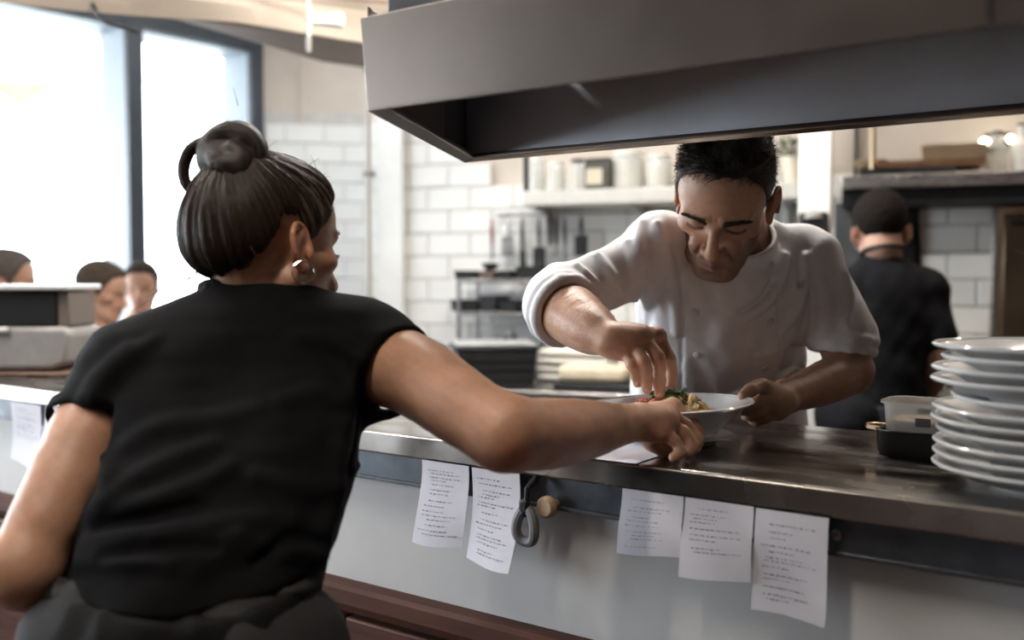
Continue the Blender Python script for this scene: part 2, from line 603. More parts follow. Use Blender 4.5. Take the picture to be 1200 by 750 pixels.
tl = P(383, 22, 3.10)
tr = empty('tube_lamp', tl, srot, 'lit white tube lamp fixed to the beige canvas under the ceiling', 'lamp')
MB().box((0, .02, .0), (.12, .03, .035)).build('housing', M['white_plastic'], tr, bevel=.006)
MB().tube([(-.045, -.012, -.006), (.045, -.012, .010)], .009, n=10).build('tube', M['tube'], tr, smooth=True)
for px, a, b, d, nm in ((361, -8, 62, 3.05, 'pale cord with a small clip hanging in front of the canvas beside the tube lamp'),):
    q0, q1 = P(px, a, d), P(px, b, d)
    cr = empty('ceiling_cable', q0, 0, nm, 'cord')
    L_ = q0[2] - q1[2]
    MB().tube([(0, 0, 2.7 - q0[2]), (.0, 0, 0), (.004, 0, -.5 * L_), (0, 0, -.8 * L_)], .004).build('cord', M['white_plastic'], cr, smooth=True)
    MB().box((0, 0, -.86 * L_), (.016, .012, .05)).build('clip', M['grey_plastic'], cr, bevel=.003)
q = [P(104, -10, 2.93), P(110, 8, 2.92), P(116, 19, 2.92), P(125, 27, 2.93)]
cr = empty('loose_cable', q[0], 0, 'dark cord looping down the canvas above the large window', 'cord')
MB().tube([(0, 0, 2.7 - q[0][2])] + [tuple(p - q[0]) for p in q] + [tuple(q[-1] - q[0] + np.array([.05, .1, .0]))], .005).build('cord_run', M['dark_metal'], cr, smooth=True)

# ================================================================== the pass
NB = .48
pc = empty('pass_counter', C0, CROT, 'long stainless steel serving counter between the waitress and the chef', 'counter')
UL, UR = -4.4, 1.6
top_prof = [(0, TOPZ - .034), (0, TOPZ - .003), (.003, TOPZ), (NB - .003, TOPZ), (NB, TOPZ - .003), (NB, TOPZ - .036), (.012, TOPZ - .036), (.002, TOPZ - .036)]
MB().prism(top_prof, UL, UR, 'x').build('worktop', M['counter_steel'], pc, bevel=.002)
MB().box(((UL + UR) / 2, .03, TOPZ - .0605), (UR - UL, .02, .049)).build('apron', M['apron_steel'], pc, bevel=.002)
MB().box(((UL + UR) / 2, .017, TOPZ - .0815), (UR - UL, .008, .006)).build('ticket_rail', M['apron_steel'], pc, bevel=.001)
for u in np.arange(UL + .4, UR, .62):
    o = MB().lathe([(.0, 0), (.005, .0005), (.0065, .003), (.0065, .005)], n=10).build('rivet', M['steel'], pc, smooth=True)
    o.location = (u, .0165, TOPZ - .058); o.rotation_euler = (PI / 2, 0, 0)
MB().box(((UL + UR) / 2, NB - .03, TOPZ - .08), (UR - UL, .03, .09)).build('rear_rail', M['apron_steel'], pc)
wc = empty('wall_counter', C0, CROT, kind='structure')
MB().box(((UL + UR) / 2, .09, .5), (UR - UL, .08, (TOPZ - .085) * 2 - 1.0 + .0)).build('panel', M['wall_paint'], wc)
TZ = .775
tb = empty('trim_1', C0, CROT, kind='structure')
MB().prism([(.05, TZ - .045), (.02, TZ - .045), (.012, TZ - .03), (.012, TZ - .006), (.02, TZ), (.05, TZ)], UL, UR, 'x').build('ledge', M['wood'], tb)
bb = empty('wall_counter_base', C0, CROT, kind='structure')
x = UL
k = 0
while x < UR:
    MB().box((x + .15, .034, TZ / 2 - .03), (.296, .03, TZ - .05)).build('plank', M['wood'], bb, bevel=.004)
    x += .30
bs = empty('baseboard_counter', C0, CROT, kind='structure')
MB().box(((UL + UR) / 2, .008, .05), (UR - UL, .024, .1)).build('board', M['wood'], bs, bevel=.004)


def u_at(px):
    k = (px - 600) / FPX
    return (k * C0[1] - C0[0]) / (CU[0] - k * CU[1])


# ---- order tickets hanging from the rail
def ticket(px0, px1, h, label, seed, tilt=0.0, curl=.012, z=TOPZ - .034, lines=9, sheet_n=-.006, grp='order tickets on the counter rail'):
    u0, u1 = u_at(px0), u_at(px1)
    w = u1 - u0
    r = random.Random(seed)
    root = empty('order_ticket', CT((u0 + u1) / 2, sheet_n, z), CROT, label, 'ticket', grp)
    ph = r.uniform(0, 6)
    def pt(s, v, off=0.0):
        x = (s - .5) * w * (1 + .03 * v) + tilt * v * h
        zz = -v * h - .004 * math.sin(3 * s + ph) * v
        y = -.002 - curl * v * v * (1 + .6 * math.sin(2.2 * s + ph)) + .0025 * math.sin(5 * v + ph) - off
        return (x, y, zz)
    g = [[pt(s, v) for v in np.linspace(0, 1, 12)] for s in np.linspace(0, 1, 7)]
    MB().sheet(g, .0006).build('paper_slip', M['paper'], root, smooth=True)
    ink = MB()
    v = .07
    for li in range(lines):
        v += r.choice((.05, .065, .085, .11)) * .12 / h * .75
        if v > .90: break
        s = r.uniform(.1, .24)
        end = r.uniform(.45, .86)
        while s < end:
            l = r.uniform(.012, .07)
            th = r.choice((.006, .009, .012))
            a, b = s, min(s + l, .92)
            for q0, q1 in ((a, (a + b) / 2), ((a + b) / 2, b)):
                dv = r.uniform(-.006, .006)
                ink.add([pt(q0, v + dv, .0007), pt(q1, v - dv, .0007), pt(q1, v - dv + th, .0007), pt(q0, v + dv + th, .0007)], [(0, 1, 2, 3)])
            s = b + r.uniform(.012, .035)
    ink.build('printed_writing', M['ink'], root)
    return root


ticket(497, 552, .122, 'pale order ticket on the counter rail, first to the right of the waitress in black', 1, .0, .014, lines=16)
ticket(557, 613, .135, 'curling order ticket on the rail just left of the hanging grey loop', 2, .02, .02, lines=16)
ticket(733, 805, .082, 'short order ticket on the rail, first to the right of the hanging grey loop', 3, -.01, .006, lines=10)
ticket(807, 888, .098, 'square order ticket, middle one of the three below the plate', 4, -.02, .006, lines=9)
ticket(892, 978, .130, 'long order ticket at the right end of the row under the counter', 5, -.03, .006, lines=14)
ticket(15, 50, .135, 'order ticket hanging from the far end of the counter, leftmost of all', 6, .05, .02, lines=10)
ticket(54, 92, .125, 'order ticket at the counter far end, half hidden by the waitress left sleeve', 7, .03, .01, lines=10)

# ---- grey loop on a cord beside the tickets
lp = empty('hanging_loop', CT(u_at(624), -.012, 0), CROT, 'grey rubber loop hanging on a dark cord from the counter rail', 'loop')
zc = 1.3 - (615 - 325) / FPX * 1.455
MB().tube([(.004, .02, TOPZ - .036), (.003, -.004, zc + .06), (0, -.004, zc + .028), (-.003, -.004, zc + .02)], .0045, n=8).build('cord', M['black_plastic'], lp, smooth=True)
MB().tube([(.016 * math.sin(a), -.004 + .002 * math.cos(2 * a), zc + .024 * math.cos(a) * (1 + .25 * math.cos(a))) for a in np.linspace(0, 2 * PI, 25)[:-1]], .0075, n=10, cyc=True).build('ring', mat('grey_rubber', (.15, .15, .16), .6), lp, smooth=True)
MB().box((-.002, -.004, zc + .034), (.016, .012, .02)).build('knot', M['black_plastic'], lp, bevel=.004)
kb = empty('rail_knob', CT(u_at(641), -.004, 1.3 - (592 - 325) / FPX * 1.435), CROT, 'small round tan knob on the dark apron beside the grey loop', 'knob')
MB().lathe([(0, -.004), (.012, -.004), (.016, .002), (.016, .008), (.010, .018), (.010, .035)], n=18).build('disc', mat('tan_wood', (.42, .30, .20), .55), kb, smooth=True).rotation_euler = (-PI / 2, 0, 0)

# ================================================================== extractor hood
HZ = 1.508
hood = empty('extractor_hood', C0, CROT, 'large stainless steel extractor hood above the serving counter', 'hood')
fl, rl = (-.157, -.269), (-.408, .235)
HR = 1.45
LIP = .112


def hp(u, n, z): return np.array([u, n, z])


def hpanel(name, a, b, z0, z1, th, m, bev=.0015, lean=(0, 0)):
    a, b = np.array(a), np.array(b)
    l = np.array([lean[0], lean[1], 0])
    pts = [hp(*a, z0), hp(*b, z0), hp(*b, z1) + l, hp(*a, z1) + l]
    d = np.array([*(b - a), 0]); d /= np.linalg.norm(d)
    return MB().add(*slab(pts, np.array([-d[1], d[0], 0]) * th)).build(name, m, hood, bevel=bev)


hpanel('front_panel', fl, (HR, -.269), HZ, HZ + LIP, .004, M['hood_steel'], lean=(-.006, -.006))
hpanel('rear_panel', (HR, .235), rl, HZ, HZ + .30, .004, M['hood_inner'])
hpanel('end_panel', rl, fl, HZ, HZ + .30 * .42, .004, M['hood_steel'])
# rolled bottom lips: a small channel turned inwards
e = .022
for nm, a, b in (('front_lip', fl, (HR, -.269)), ('rear_lip', (HR, .235), rl), ('end_lip', rl, fl)):
    a_, b_ = np.array(a), np.array(b)
    d = (b_ - a_) / np.linalg.norm(b_ - a_)
    nrm = np.array([-d[1], d[0]])
    w = e if nm != 'rear_lip' else .012
    vs, fs = slab([hp(*a_, HZ - .003), hp(*b_, HZ - .003), hp(*(b_ + nrm * w), HZ + .003), hp(*(a_ + nrm * w), HZ + .003)], (0, 0, .008))
    MB().add(vs, fs).build(nm, M['hood_steel'], hood, bevel=.002)
# inside: a sloping ceiling plate and a dished corner
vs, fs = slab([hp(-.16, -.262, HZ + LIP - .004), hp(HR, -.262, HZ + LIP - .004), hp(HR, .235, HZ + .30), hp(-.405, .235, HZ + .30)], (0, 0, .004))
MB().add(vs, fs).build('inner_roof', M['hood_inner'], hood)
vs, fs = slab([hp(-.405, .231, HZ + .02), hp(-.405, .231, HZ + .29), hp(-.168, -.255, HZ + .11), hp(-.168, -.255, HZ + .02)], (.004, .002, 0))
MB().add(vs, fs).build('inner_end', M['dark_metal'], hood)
# upper body, set back behind the lip
vs, fs = slab([hp(-.06, -.225, HZ + LIP - .01), hp(HR, -.225, HZ + LIP - .01), hp(HR, .20, HZ + LIP), hp(-.20, .20, HZ + LIP)], (0, 0, 1.2))
MB().add(vs, fs).build('upper_body', M['hood_steel'], hood, bevel=.003)
vs, fs = slab([hp(-.155, -.235, HZ + LIP - .002), hp(-.066, -.235, HZ + LIP - .002), hp(-.10, -.0, HZ + LIP), hp(-.25, .0, HZ + LIP)], (0, 0, 1.1))
MB().add(vs, fs).build('side_duct', M['dark_metal'], hood, bevel=.004)
MB().add(*slab([hp(-.16, -.268, HZ + LIP - .003), hp(HR, -.268, HZ + LIP - .003), hp(HR, -.2, HZ + LIP + .002), hp(-.15, -.2, HZ + LIP + .002)], (0, 0, .004))).build('lip_ledge', M['hood_steel'], hood)
for u in (.55, 1.0):
    MB().box((u, -.2735, HZ + LIP / 2), (.0025, .002, LIP - .004)).build('seam', M['dark_metal'], hood)

# ================================================================== kitchen furniture at the back wall
WZ = .92
wt = empty('back_worktop', BW(0, 0, 0), BROT, 'steel worktop along the tiled back wall behind the chef', 'worktop')
MB().box((.55, -.40, WZ - .02), (1.72, .78, .04)).build('top', M['steel'], wt, bevel=.004)
MB().box((.55, -.74, WZ - .12), (1.70, .03, .16)).build('front_rail', M['apron_steel'], wt, bevel=.003)
for x in (-.25, 1.35):
    for y in (-.72, -.08):
        MB().box((x, y, (WZ - .04) / 2), (.05, .05, WZ - .04)).build('leg', M['steel'], wt, bevel=.003)
MB().box((.55, -.4, .25), (1.6, .6, .03)).build('lower_shelf', M['steel'], wt, bevel=.004)
rt = empty('right_worktop', BW(0, 0, 0), BROT, 'steel worktop by the tiles where the cook in black is working', 'worktop')
MB().box((2.17, -.245, WZ - .02), (1.36, .45, .04)).build('top', M['steel'], rt, bevel=.004)
MB().box((2.17, -.235, (WZ - .04) / 2), (1.34, .40, WZ - .04)).build('cabinet_body', M['dark_metal'], rt, bevel=.004)

# long shelf with jars
sh_o = .30
t0, t1 = bw_t(612, sh_o), bw_t(934, sh_o)
sz = bw_z(224, t0, sh_o)
sh = empty('wall_shelf', BW(0, 0, 0), BROT, 'long pale steel shelf of jars high on the tiled wall', 'shelf')
MB().box(((t0 + t1) / 2, -sh_o / 2, sz - .028), (t1 - t0, sh_o, .056)).build('board', mat('pale_steel', (.62, .61, .58), .35, .3, noise=.05), sh, bevel=.004)
for t in (t0 + .02, t0 + .42, t1 - .05):
    MB().prism([(-.006, sz - .056), (-.006, sz - .20), (-.022, sz - .20), (-.06, sz - .075), (-sh_o + .06, sz - .062), (-sh_o + .06, sz - .056)], t - .006, t + .006, 'x').build('bracket', M['steel'], sh)
MB().box((t0 + .012, -sh_o + .012, sz + .09), (.018, .018, .18)).build('upright', M['dark_metal'], sh)


def jar(px, w, h, lid, label, content, m='jar_glass', back=.16, lid_m='white_plastic', grp='storage jars on the long shelf'):
    t = bw_t(px, back)
    root = empty('storage_jar', BW(t, back, sz), BROT, label, 'jar', grp)
    r = w / 2
    MB().lathe([(r * .9, 0), (r, .008), (r, h * .78), (r * .82, h * .88), (r * .82, h * .9), (r * .78, h * .9), (r * .78, h * .86), (r * .95, h * .76), (r * .95, .01), (0, .008)], n=20).build('glass_body', M[m], root, smooth=True)
    if content:
        MB().lathe([(r * .9, .012), (r * .92, h * .66), (0, h * .7)], n=16).build('contents', mat('jar_contents', content, .8, noise=.2), root, smooth=True)
    if lid:
        MB().lathe([(r * .86, h * .885), (r * .88, h * .9), (r * .88, h * .985), (r * .8, h), (0, h)], n=20).build('lid', M[lid_m], root, smooth=True)
    return root


jar(630, .062, .145, True, 'slim white jar at the left end of the long shelf', (.62, .57, .48))
jar(652, .070, .122, True, 'pale jar second from the left end of the long shelf', (.60, .54, .45))
jar(677, .062, .13, True, 'jar with dark lid third from the left on the long shelf', (.55, .48, .38), lid_m='dark_metal')
jar(689, .055, .115, True, 'narrow white jar just left of the dark square canister', (.66, .62, .56))
jar(735, .125, .15, True, 'widest cream jar on the shelf, right of the dark canister', (.60, .51, .38))
jar(771, .10, .135, True, 'broad cream jar nearest the head of the chef', (.58, .48, .34))
jar(900, .065, .15, True, 'tall pale jar on the shelf right of the chef', (.72, .72, .66))
cn = empty('canister', BW(bw_t(702, .2), .2, sz), BROT, 'dark square canister with a pale label on the long shelf', 'canister', None)
MB().box((0, 0, .055), (.10, .09, .11)).build('body', mat('dark_olive_tin', (.06, .06, .05), .4), cn, bevel=.006)
MB().box((-.008, -.046, .052), (.062, .003, .06)).build('paper_label', mat('label_cream', (.55, .48, .38), .7), cn)
MB().box((0, 0, .116), (.09, .08, .012)).build('lid', M['dark_metal'], cn, bevel=.003)
pl = empty('herb_pot', BW(bw_t(927, .16), .16, sz), BROT, 'cream pot with dark green herbs at the right end of the long shelf', 'pot')
MB().lathe([(.030, 0), (.042, .10), (.044, .105), (.038, .105), (.034, .09), (0, .088)], n=20).build('pot', M['cream'], pl, smooth=True)
lf = MB()
r_ = random.Random(5)
for k in range(46):
    a, h, rr = r_.uniform(0, 6.28), r_.uniform(.10, .175), r_.uniform(.005, .06)
    c = Vector((rr * math.cos(a), rr * math.sin(a), h))
    d = Vector((math.cos(a + r_.uniform(-1, 1)), math.sin(a + r_.uniform(-1, 1)), r_.uniform(-.3, .8))).normalized()
    s = d.orthogonal().normalized() * .009
    lf.add([c, c + d * .016 + s, c + d * .034, c + d * .016 - s], [(0, 1, 2, 3)])
    lf.tube([(rr * .3 * math.cos(a), rr * .3 * math.sin(a), .085), c], .0012, n=4)
tag(lf.build('herb_leaves', mat('dark_leaf', (.05, .08, .035), .6), pl), kind='stuff')

# hanging rail and utensils under the shelf
rz = sz - .075
rl_ = empty('utensil_rail', BW(0, 0, 0), BROT, 'steel rail of hanging utensils under the long shelf', 'rail')
MB().tube([(t0 - .2, -.06, rz), (t1 - .35, -.06, rz)], .006).build('bar', M['steel'], rl_, smooth=True)
for t in (t0 - .19, t0 + .3, t1 - .37):
    MB().tube([(t, -.06, rz), (t, 0, rz)], .005).build('standoff', M['steel'], rl_)


def utensil(px, y0, y1, kind, label, m, m2=None, back=.075):
    t = bw_t(px, back)
    za, zb = bw_z(y0, t, back), bw_z(y1, t, back)
    root = empty('hanging_' + kind, BW(t, back, rz), BROT, label, kind, 'utensils hanging under the long shelf')
    L_ = rz - zb
    MB().tube([(0, .012, .004), (0, .012, .014), (0, .004, .016), (0, -.008, .008), (0, -.006, -.01), (0, 0, -.02)], .002, n=6).build('hook', M['steel'], root, smooth=True)
    hl = L_ * .52
    MB().tube([(0, 0, -.015), (0, -.004, -hl * .5), (0, 0, -hl)], [.004, .009, .006], n=10).build('handle', m2 or m, root, smooth=True)
    if kind == 'ladle':
        MB().tube([(0, 0, -hl), (0, 0, -L_ + .05)], .004).build('shaft', m, root, smooth=True)
        MB().lathe([(0, -.03), (.022, -.024), (.036, -.004), (.038, .004), (.035, .004), (.02, -.02), (0, -.026)], (0, -.02, -L_ + .03), n=16).build('bowl', m, root, smooth=True)
    elif kind == 'knife':
        MB().prism([(-.012, -hl), (.014, -hl), (.020, -hl - (L_ - hl) * .6), (.004, -L_), (-.012, -L_ + .06)], -.0015, .0015, 'y').build('blade', m, root)
    elif kind == 'whisk':
        for k in range(5):
            a = k * PI / 5
            pts = []
            for s in np.linspace(0, 1, 11):
                w = .03 * math.sin(PI * s)
                pts.append((w * math.cos(a) * (1 if s < .5 else 1), w * math.sin(a), -hl - (L_ - hl) * math.sin(PI * s / 2)))
            MB().tube(pts, .0014, n=5).build('wire', m, root)
    else:
        MB().box((0, 0, -(hl + L_) / 2), (.055, .004, L_ - hl)).build('blade', m, root, bevel=.004)
    return root


grey = M['steel']; dk = M['dark_metal']
red = mat('dark_red_handle', (.22, .06, .04), .5)
utensil(577, 240, 318, 'ladle', 'thin ladle with a red handle, leftmost utensil on the rail', dk, red)
utensil(595, 235, 300, 'spatula', 'slim pale spatula right of the red handled ladle', grey, grey)
utensil(612, 244, 332, 'knife', 'long dark knife hanging at the left part of the rail', dk, dk)
utensil(632, 248, 325, 'spatula', 'dark spatula in the middle of the rail', dk, dk)
utensil(652, 248, 318, 'whisk', 'wire whisk hanging right of the dark spatula', grey, dk)
utensil(662, 245, 320, 'ladle', 'dark ladle hanging right of the whisk', dk, dk)
utensil(681, 242, 300, 'spatula', 'broad dark turner hanging nearest the shoulder of the chef', dk, dk)

# two-tier rack on the worktop
rk_b = .18
rt0, rt1 = bw_t(535, rk_b + .1), bw_t(648, rk_b)
rk = empty('wire_rack', BW(0, 0, 0), BROT, 'two tier steel rack on the worktop by the tiles', 'rack')
zt, zm = bw_z(327, rt0, rk_b), bw_z(364, rt0, rk_b)
for z in (zt, zm):
    MB().box(((rt0 + rt1) / 2, -rk_b, z - .008), (rt1 - rt0, .22, .016)).build('shelf', M['steel'], rk, bevel=.003)
for t in (rt0 + .01, rt1 - .01):
    for y in (-rk_b - .1, -rk_b + .1):
        MB().box((t, y, (WZ + zt) / 2), (.014, .014, zt - WZ)).build('upright', M['steel'], rk)


def on_rack(name, px0, px1, z, h, label, m, cat, d=.16, lidm=None, grp='black containers on the steel rack'):
    a, b = bw_t(px0, rk_b), bw_t(px1, rk_b)
    root = empty(name, BW((a + b) / 2, rk_b, z), BROT, label, cat, grp)
    w = b - a
    MB().prism([(-w / 2 + .006, 0), (w / 2 - .006, 0), (w / 2, h * .9), (-w / 2, h * .9)], -d / 2, d / 2, 'y').build('tub', m, root, bevel=.004)
    MB().box((0, 0, h * .94), (w + .006, d + .006, h * .14)).build('lid', lidm or m, root, bevel=.003)
    return root


on_rack('food_tub', 541, 567, zt, .034, 'low black tub at the left of the rack upper shelf', M['black_plastic'], 'tub')
on_rack('food_tub', 569, 588, zt, .032, 'small grey brown tub in the middle of the rack upper shelf', mat('brown_plastic', (.12, .08, .06), .5), 'tub')
on_rack('food_tub', 590, 608, zt, .034, 'small black tub right of the brown one on the rack upper shelf', M['black_plastic'], 'tub')
on_rack('food_tub', 612, 642, zt, .05, 'black tub at the right end of the rack upper shelf', M['black_plastic'], 'tub')
on_rack('food_tub', 537, 568, zm, .045, 'wide black tub at the left of the rack lower shelf', M['black_plastic'], 'tub')
on_rack('food_tub', 570, 590, zm, .062, 'taller black tub in the middle of the rack lower shelf', M['dark_metal'], 'tub')
on_rack('food_tub', 592, 614, zm, .045, 'black tub at the right of the rack lower shelf', M['black_plastic'], 'tub')


def on_top(name, px, py, out, w, d, h, label, cat, build, grp=None, rz=0.0):
    t = bw_t(px, out)
    root = empty(name, BW(t, out, WZ), BROT + rz, label, cat, grp)
    build(root, w, d, h)
    return root


def b_boxstack(root, w, d, h):
    for k, (s, m_) in enumerate(((1, M['black_plastic']), (.98, M['grey_plastic']))):
        pass
    MB().prism([(-w / 2 + .02, 0), (w / 2 - .02, 0), (w / 2 - .008, h * .8), (-w / 2 + .008, h * .8)], -d / 2, d / 2, 'y').build('crate_body', M['black_plastic'], root, bevel=.008)
    MB().box((0, 0, h * .84), (w, d + .01, h * .10)).build('crate_rim', M['black_plastic'], root, bevel=.006)
    MB().box((0, 0, h * .93), (w * .92, d * .92, h * .09)).build('crate_lid', mat('pale_grey_lid', (.45, .46, .47), .3, noise=.1), root, bevel=.006)
    for z in (.2, .4, .6):
        MB().box((0, -d / 2 - .002, h * z), (w * .9, .006, h * .03)).build('rib', M['dark_metal'], root)


on_top('crate', 578, 430, .60, .30, .24, .155, 'black lidded crate on the back worktop above the bare arm of the waitress', 'crate', b_boxstack, rz=.5)


def b_pan(root, w, d, h):
    MB().lathe([(w / 2 * .92, 0), (w / 2, h * .2), (w / 2, h), (w / 2 * .96, h), (w / 2 * .95, h * .2), (0, h * .16)], n=28).build('pan_body', M['steel'], root, smooth=True)
    MB().tube([(w / 2, 0, h * .8), (w / 2 + .05, 0, h * .85), (w / 2 + .05, .03, h * .85)], .006).build('handle', M['steel'], root)


on_top('stock_pan', 486, 410, .30, .20, .2, .12, 'round steel pan on the worktop left of the rack feet', 'pan', b_pan)


def b_cup(root, w, d, h):
    MB().lathe([(w / 2 * .75, 0), (w / 2, h), (w / 2 * .94, h), (w / 2 * .7, .01), (0, .008)], n=20).build('cup_body', M['white_plastic'], root, smooth=True)


for px, out, w, h, lb in ((543, .45, .07, .10, 'white tub beside the black lidded crate, left one'), (560, .40, .08, .085, 'white tub behind the black lidded crate'),):
    on_top('white_tub', px, 0, out, w, w, h, lb, 'tub', b_cup, 'white tubs behind the crate')


def b_dark(root, w, d, h):
    MB().lathe([(w / 2 * .9, 0), (w / 2, .01), (w / 2, h * .8), (w / 2 * .7, h), (0, h)], n=16).build('bottle_body', M['black_plastic'], root, smooth=True)
    MB().lathe([(w / 4, h), (w / 4, h * 1.1), (0, h * 1.1)], n=12).build('cap', M['grey_plastic'], root, smooth=True)


for px, out, w, h, lb in ((580, .22, .07, .13, 'dark squat bottle under the rack, left one'), (598, .22, .075, .15, 'dark squat bottle under the rack, right one'), (512, .50, .08, .12, 'dark squat bottle at the left end of the worktop')):
    on_top('squat_bottle', px, 0, out, w, w, h, lb, 'bottle', b_dark, 'dark bottles under the rack')


def b_towels(root, w, d, h):
    r = random.Random(int(w * 1000))
    n = 4
    for k in range(n):
        z = h * k / n
        g = []
        for i in range(9):
            a = 2 * PI * i / 9
        hh = h / n
        mb = MB()
        prof = [(-d / 2, .1 * hh), (-d / 2 - .006, .5 * hh), (-d / 2, .9 * hh), (d / 2, .95 * hh), (d / 2, .05 * hh)]
        mb.prism(prof, -w / 2 + r.uniform(0, .02), w / 2 - r.uniform(0, .02), 'x')
        o = mb.build('towel_fold', M['cloth_white'], root, bevel=hh * .25)
        o.location = (r.uniform(-.01, .01), r.uniform(-.01, .01), z)


on_top('towel_stack', 676, 425, .42, .28, .18, .12, 'stack of folded white towels behind the chef rolled sleeve', 'towels', b_towels)
on_top('towel_stack', 700, 400, .20, .30, .16, .19, 'higher stack of white towels against the tiles', 'towels', b_towels)


def b_tray(root, w, d, h):
    MB().box((0, 0, .012), (w, d, .024)).build('tray', M['dark_metal'], root, bevel=.004)
    MB().box((-.02, 0, .055), (w * .8, d * .8, .06)).build('loaf', mat('pale_dough', (.66, .56, .42), .7, noise=.12), root, bevel=.022, seg=4)


on_top('bread_tray', 705, 455, .66, .30, .15, .1, 'dark tray with a pale loaf on the worktop near the chef forearm', 'tray', b_tray)


def b_jug(root, w, d, h):
    MB().lathe([(w / 2 * .9, 0), (w / 2, h * .3), (w / 2 * .8, h * .8), (w / 2 * .85, h), (w / 2 * .78, h), (w / 2 * .7, h * .8), (0, h * .2)], n=18).build('jug_body', M['cream'], root, smooth=True)
    MB().tube([(w * .42, 0, h * .85), (w * .75, 0, h * .7), (w * .45, 0, h * .3)], .007).build('handle', M['cream'], root, smooth=True)


on_top('jug', 742, 425, .45, .11, .11, .19, 'cream jug on the worktop between the chef forearm and his jacket', 'jug', b_jug)

# white post between the two halves of the kitchen, with a dark box on it
pq = P(956, 210, 3.25)
po = empty('column_kitchen', (pq[0], pq[1], 0), BROT, kind='structure')
MB().box((0, 0, 1.35), (.100, .10, 2.7)).build('shaft', mat('white_post', (.86, .86, .83), .4), po, bevel=.004)
bxz = bw_z(258, bw_t(956), .3)
db = empty('wall_dispenser', (pq[0] - .051 * -BN[0] * 0 + BN[0] * .075, pq[1] + BN[1] * .075, 1.3 + (325 - 268) / FPX * 3.2), BROT, 'dark dispenser with a pale dome fixed to the white kitchen post', 'dispenser')
MB().box((0, 0, .0), (.092, .045, .10)).build('body', M['dark_metal'], db, bevel=.01)
MB().lathe([(.028, 0), (.026, .012), (.016, .022), (0, .026)], n=16).build('dome', M['grey_plastic'], db, smooth=True).location = (0, -.02, .03)

# right shelf, with the black strip below and pans above
so = .26
a0, a1 = bw_t(984, so), bw_t(1330, so)
z2 = bw_z(206, a0, so)
s2 = empty('steel_shelf', BW(0, 0, 0), BROT, 'stainless steel shelf above the cook in black', 'shelf')
MB().box(((a0 + a1) / 2, -so / 2, z2 - .022), (a1 - a0, so, .044)).build('board', M['steel'], s2, bevel=.004)
MB().box(((a0 + a1) / 2, -so / 2 + .02, z2 - .075), (a1 - a0, so - .06, .062)).build('under_box', M['black_plastic'], s2, bevel=.004)
MB().tube([(a0 + .10, -so + .05, z2), (a0 + .10, -so + .05, z2 + .2)], .010).build('upright', M['brass'], s2)
MB().box((a0 + .04, -.02, z2 + .18), (.012, .03, .4)).build('wall_bracket', M['dark_metal'], s2)


def pan_flat(px, w, d, h, label, m, dz=0.0, rz=0.0, out=.14):
    t = bw_t(px, out)
    root = empty('oven_tray', BW(t, out, z2 + dz), BROT + rz, label, 'tray', 'trays and pans on the steel shelf')
    MB().prism([(-w / 2 + .015, 0), (w / 2 - .015, 0), (w / 2, h), (w / 2 - .006, h), (w / 2 - .02, .006), (-w / 2 + .02, .006), (-w / 2 + .006, h), (-w / 2, h)], -d / 2, d / 2, 'y').build('tray_body', m, root, bevel=.002)
    for s in (-1, 1):
        MB().box((0, s * d / 2, h / 2), (w - .02, .004, h)).build('tray_side', m, root)
    return root


pan_flat(1060, .32, .20, .022, 'dark oven tray at the bottom of the pile on the steel shelf', M['dark_metal'])
pan_flat(1085, .36, .20, .022, 'copper coloured tray lying on the dark oven tray', M['copper'], .024, .06)
pan_flat(1115, .22, .18, .05, 'deep warm grey tin at the right end of the pile of trays', M['brass'], .048, -.05)


def bowl_on_shelf(px, r, h, label, m):
    t = bw_t(px, .15)
    root = empty('metal_bowl', BW(t, .15, z2), BROT, label, 'bowl', 'bowls on the steel shelf')
    MB().lathe([(r * .45, 0), (r * .8, h * .4), (r, h), (r * .96, h), (r * .75, h * .42), (0, .008)], n=24).build('bowl_body', m, root, smooth=True)


bowl_on_shelf(1018, .055, .06, 'small warm toned bowl at the left end of the steel shelf', M['brass'])


def bottle_on_shelf(px, r, h, label, m):
    t = bw_t(px, .13)
    root = empty('glass_bottle', BW(t, .13, z2), BROT, label, 'bottle', 'bottles on the steel shelf')
    MB().lathe([(r * .9, 0), (r, .008), (r, h * .6), (r * .4, h * .75), (r * .36, h * .95), (r * .42, h), (0, h)], n=18).build('bottle_body', m, root, smooth=True)
    MB().lathe([(r * .45, h), (r * .45, h * 1.05), (0, h * 1.05)], n=12).build('cap', M['dark_metal'], root, smooth=True)


bottle_on_shelf(1165, .036, .14, 'clear bottle under the lit wall lamp', M['jar_glass'])
bottle_on_shelf(1193, .032, .16, 'pale plastic bottle at the right edge of the steel shelf', M['white_plastic'])

# twin wall lamp
wl_t = bw_t(1166, .12)
wlp = BW(wl_t, .0, bw_z(166, wl_t, .12))
wlm = empty('wall_lamp', wlp, BROT, 'lit twin bulb wall lamp above the steel shelf', 'lamp')
MB().box((0, -.012, 0), (.09, .022, .035)).build('base_plate', M['dark_metal'], wlm, bevel=.004)
MB().tube([(0, -.02, 0), (0, -.09, .03)], .006).build('arm', M['dark_metal'], wlm)
for s, rr in ((-1, .018), (1, .013)):
    MB().lathe([(0, -rr), (rr * .7, -rr * .7), (rr, 0), (rr * .7, rr * .7), (0, rr)], (s * .04, -.10, .0 + (.01 if s > 0 else 0)), n=16).build('bulb', M['bulb'], wlm, smooth=True)
    MB().tube([(0, -.09, .03), (s * .04, -.10, .028)], .006).build('socket', M['dark_metal'], wlm)

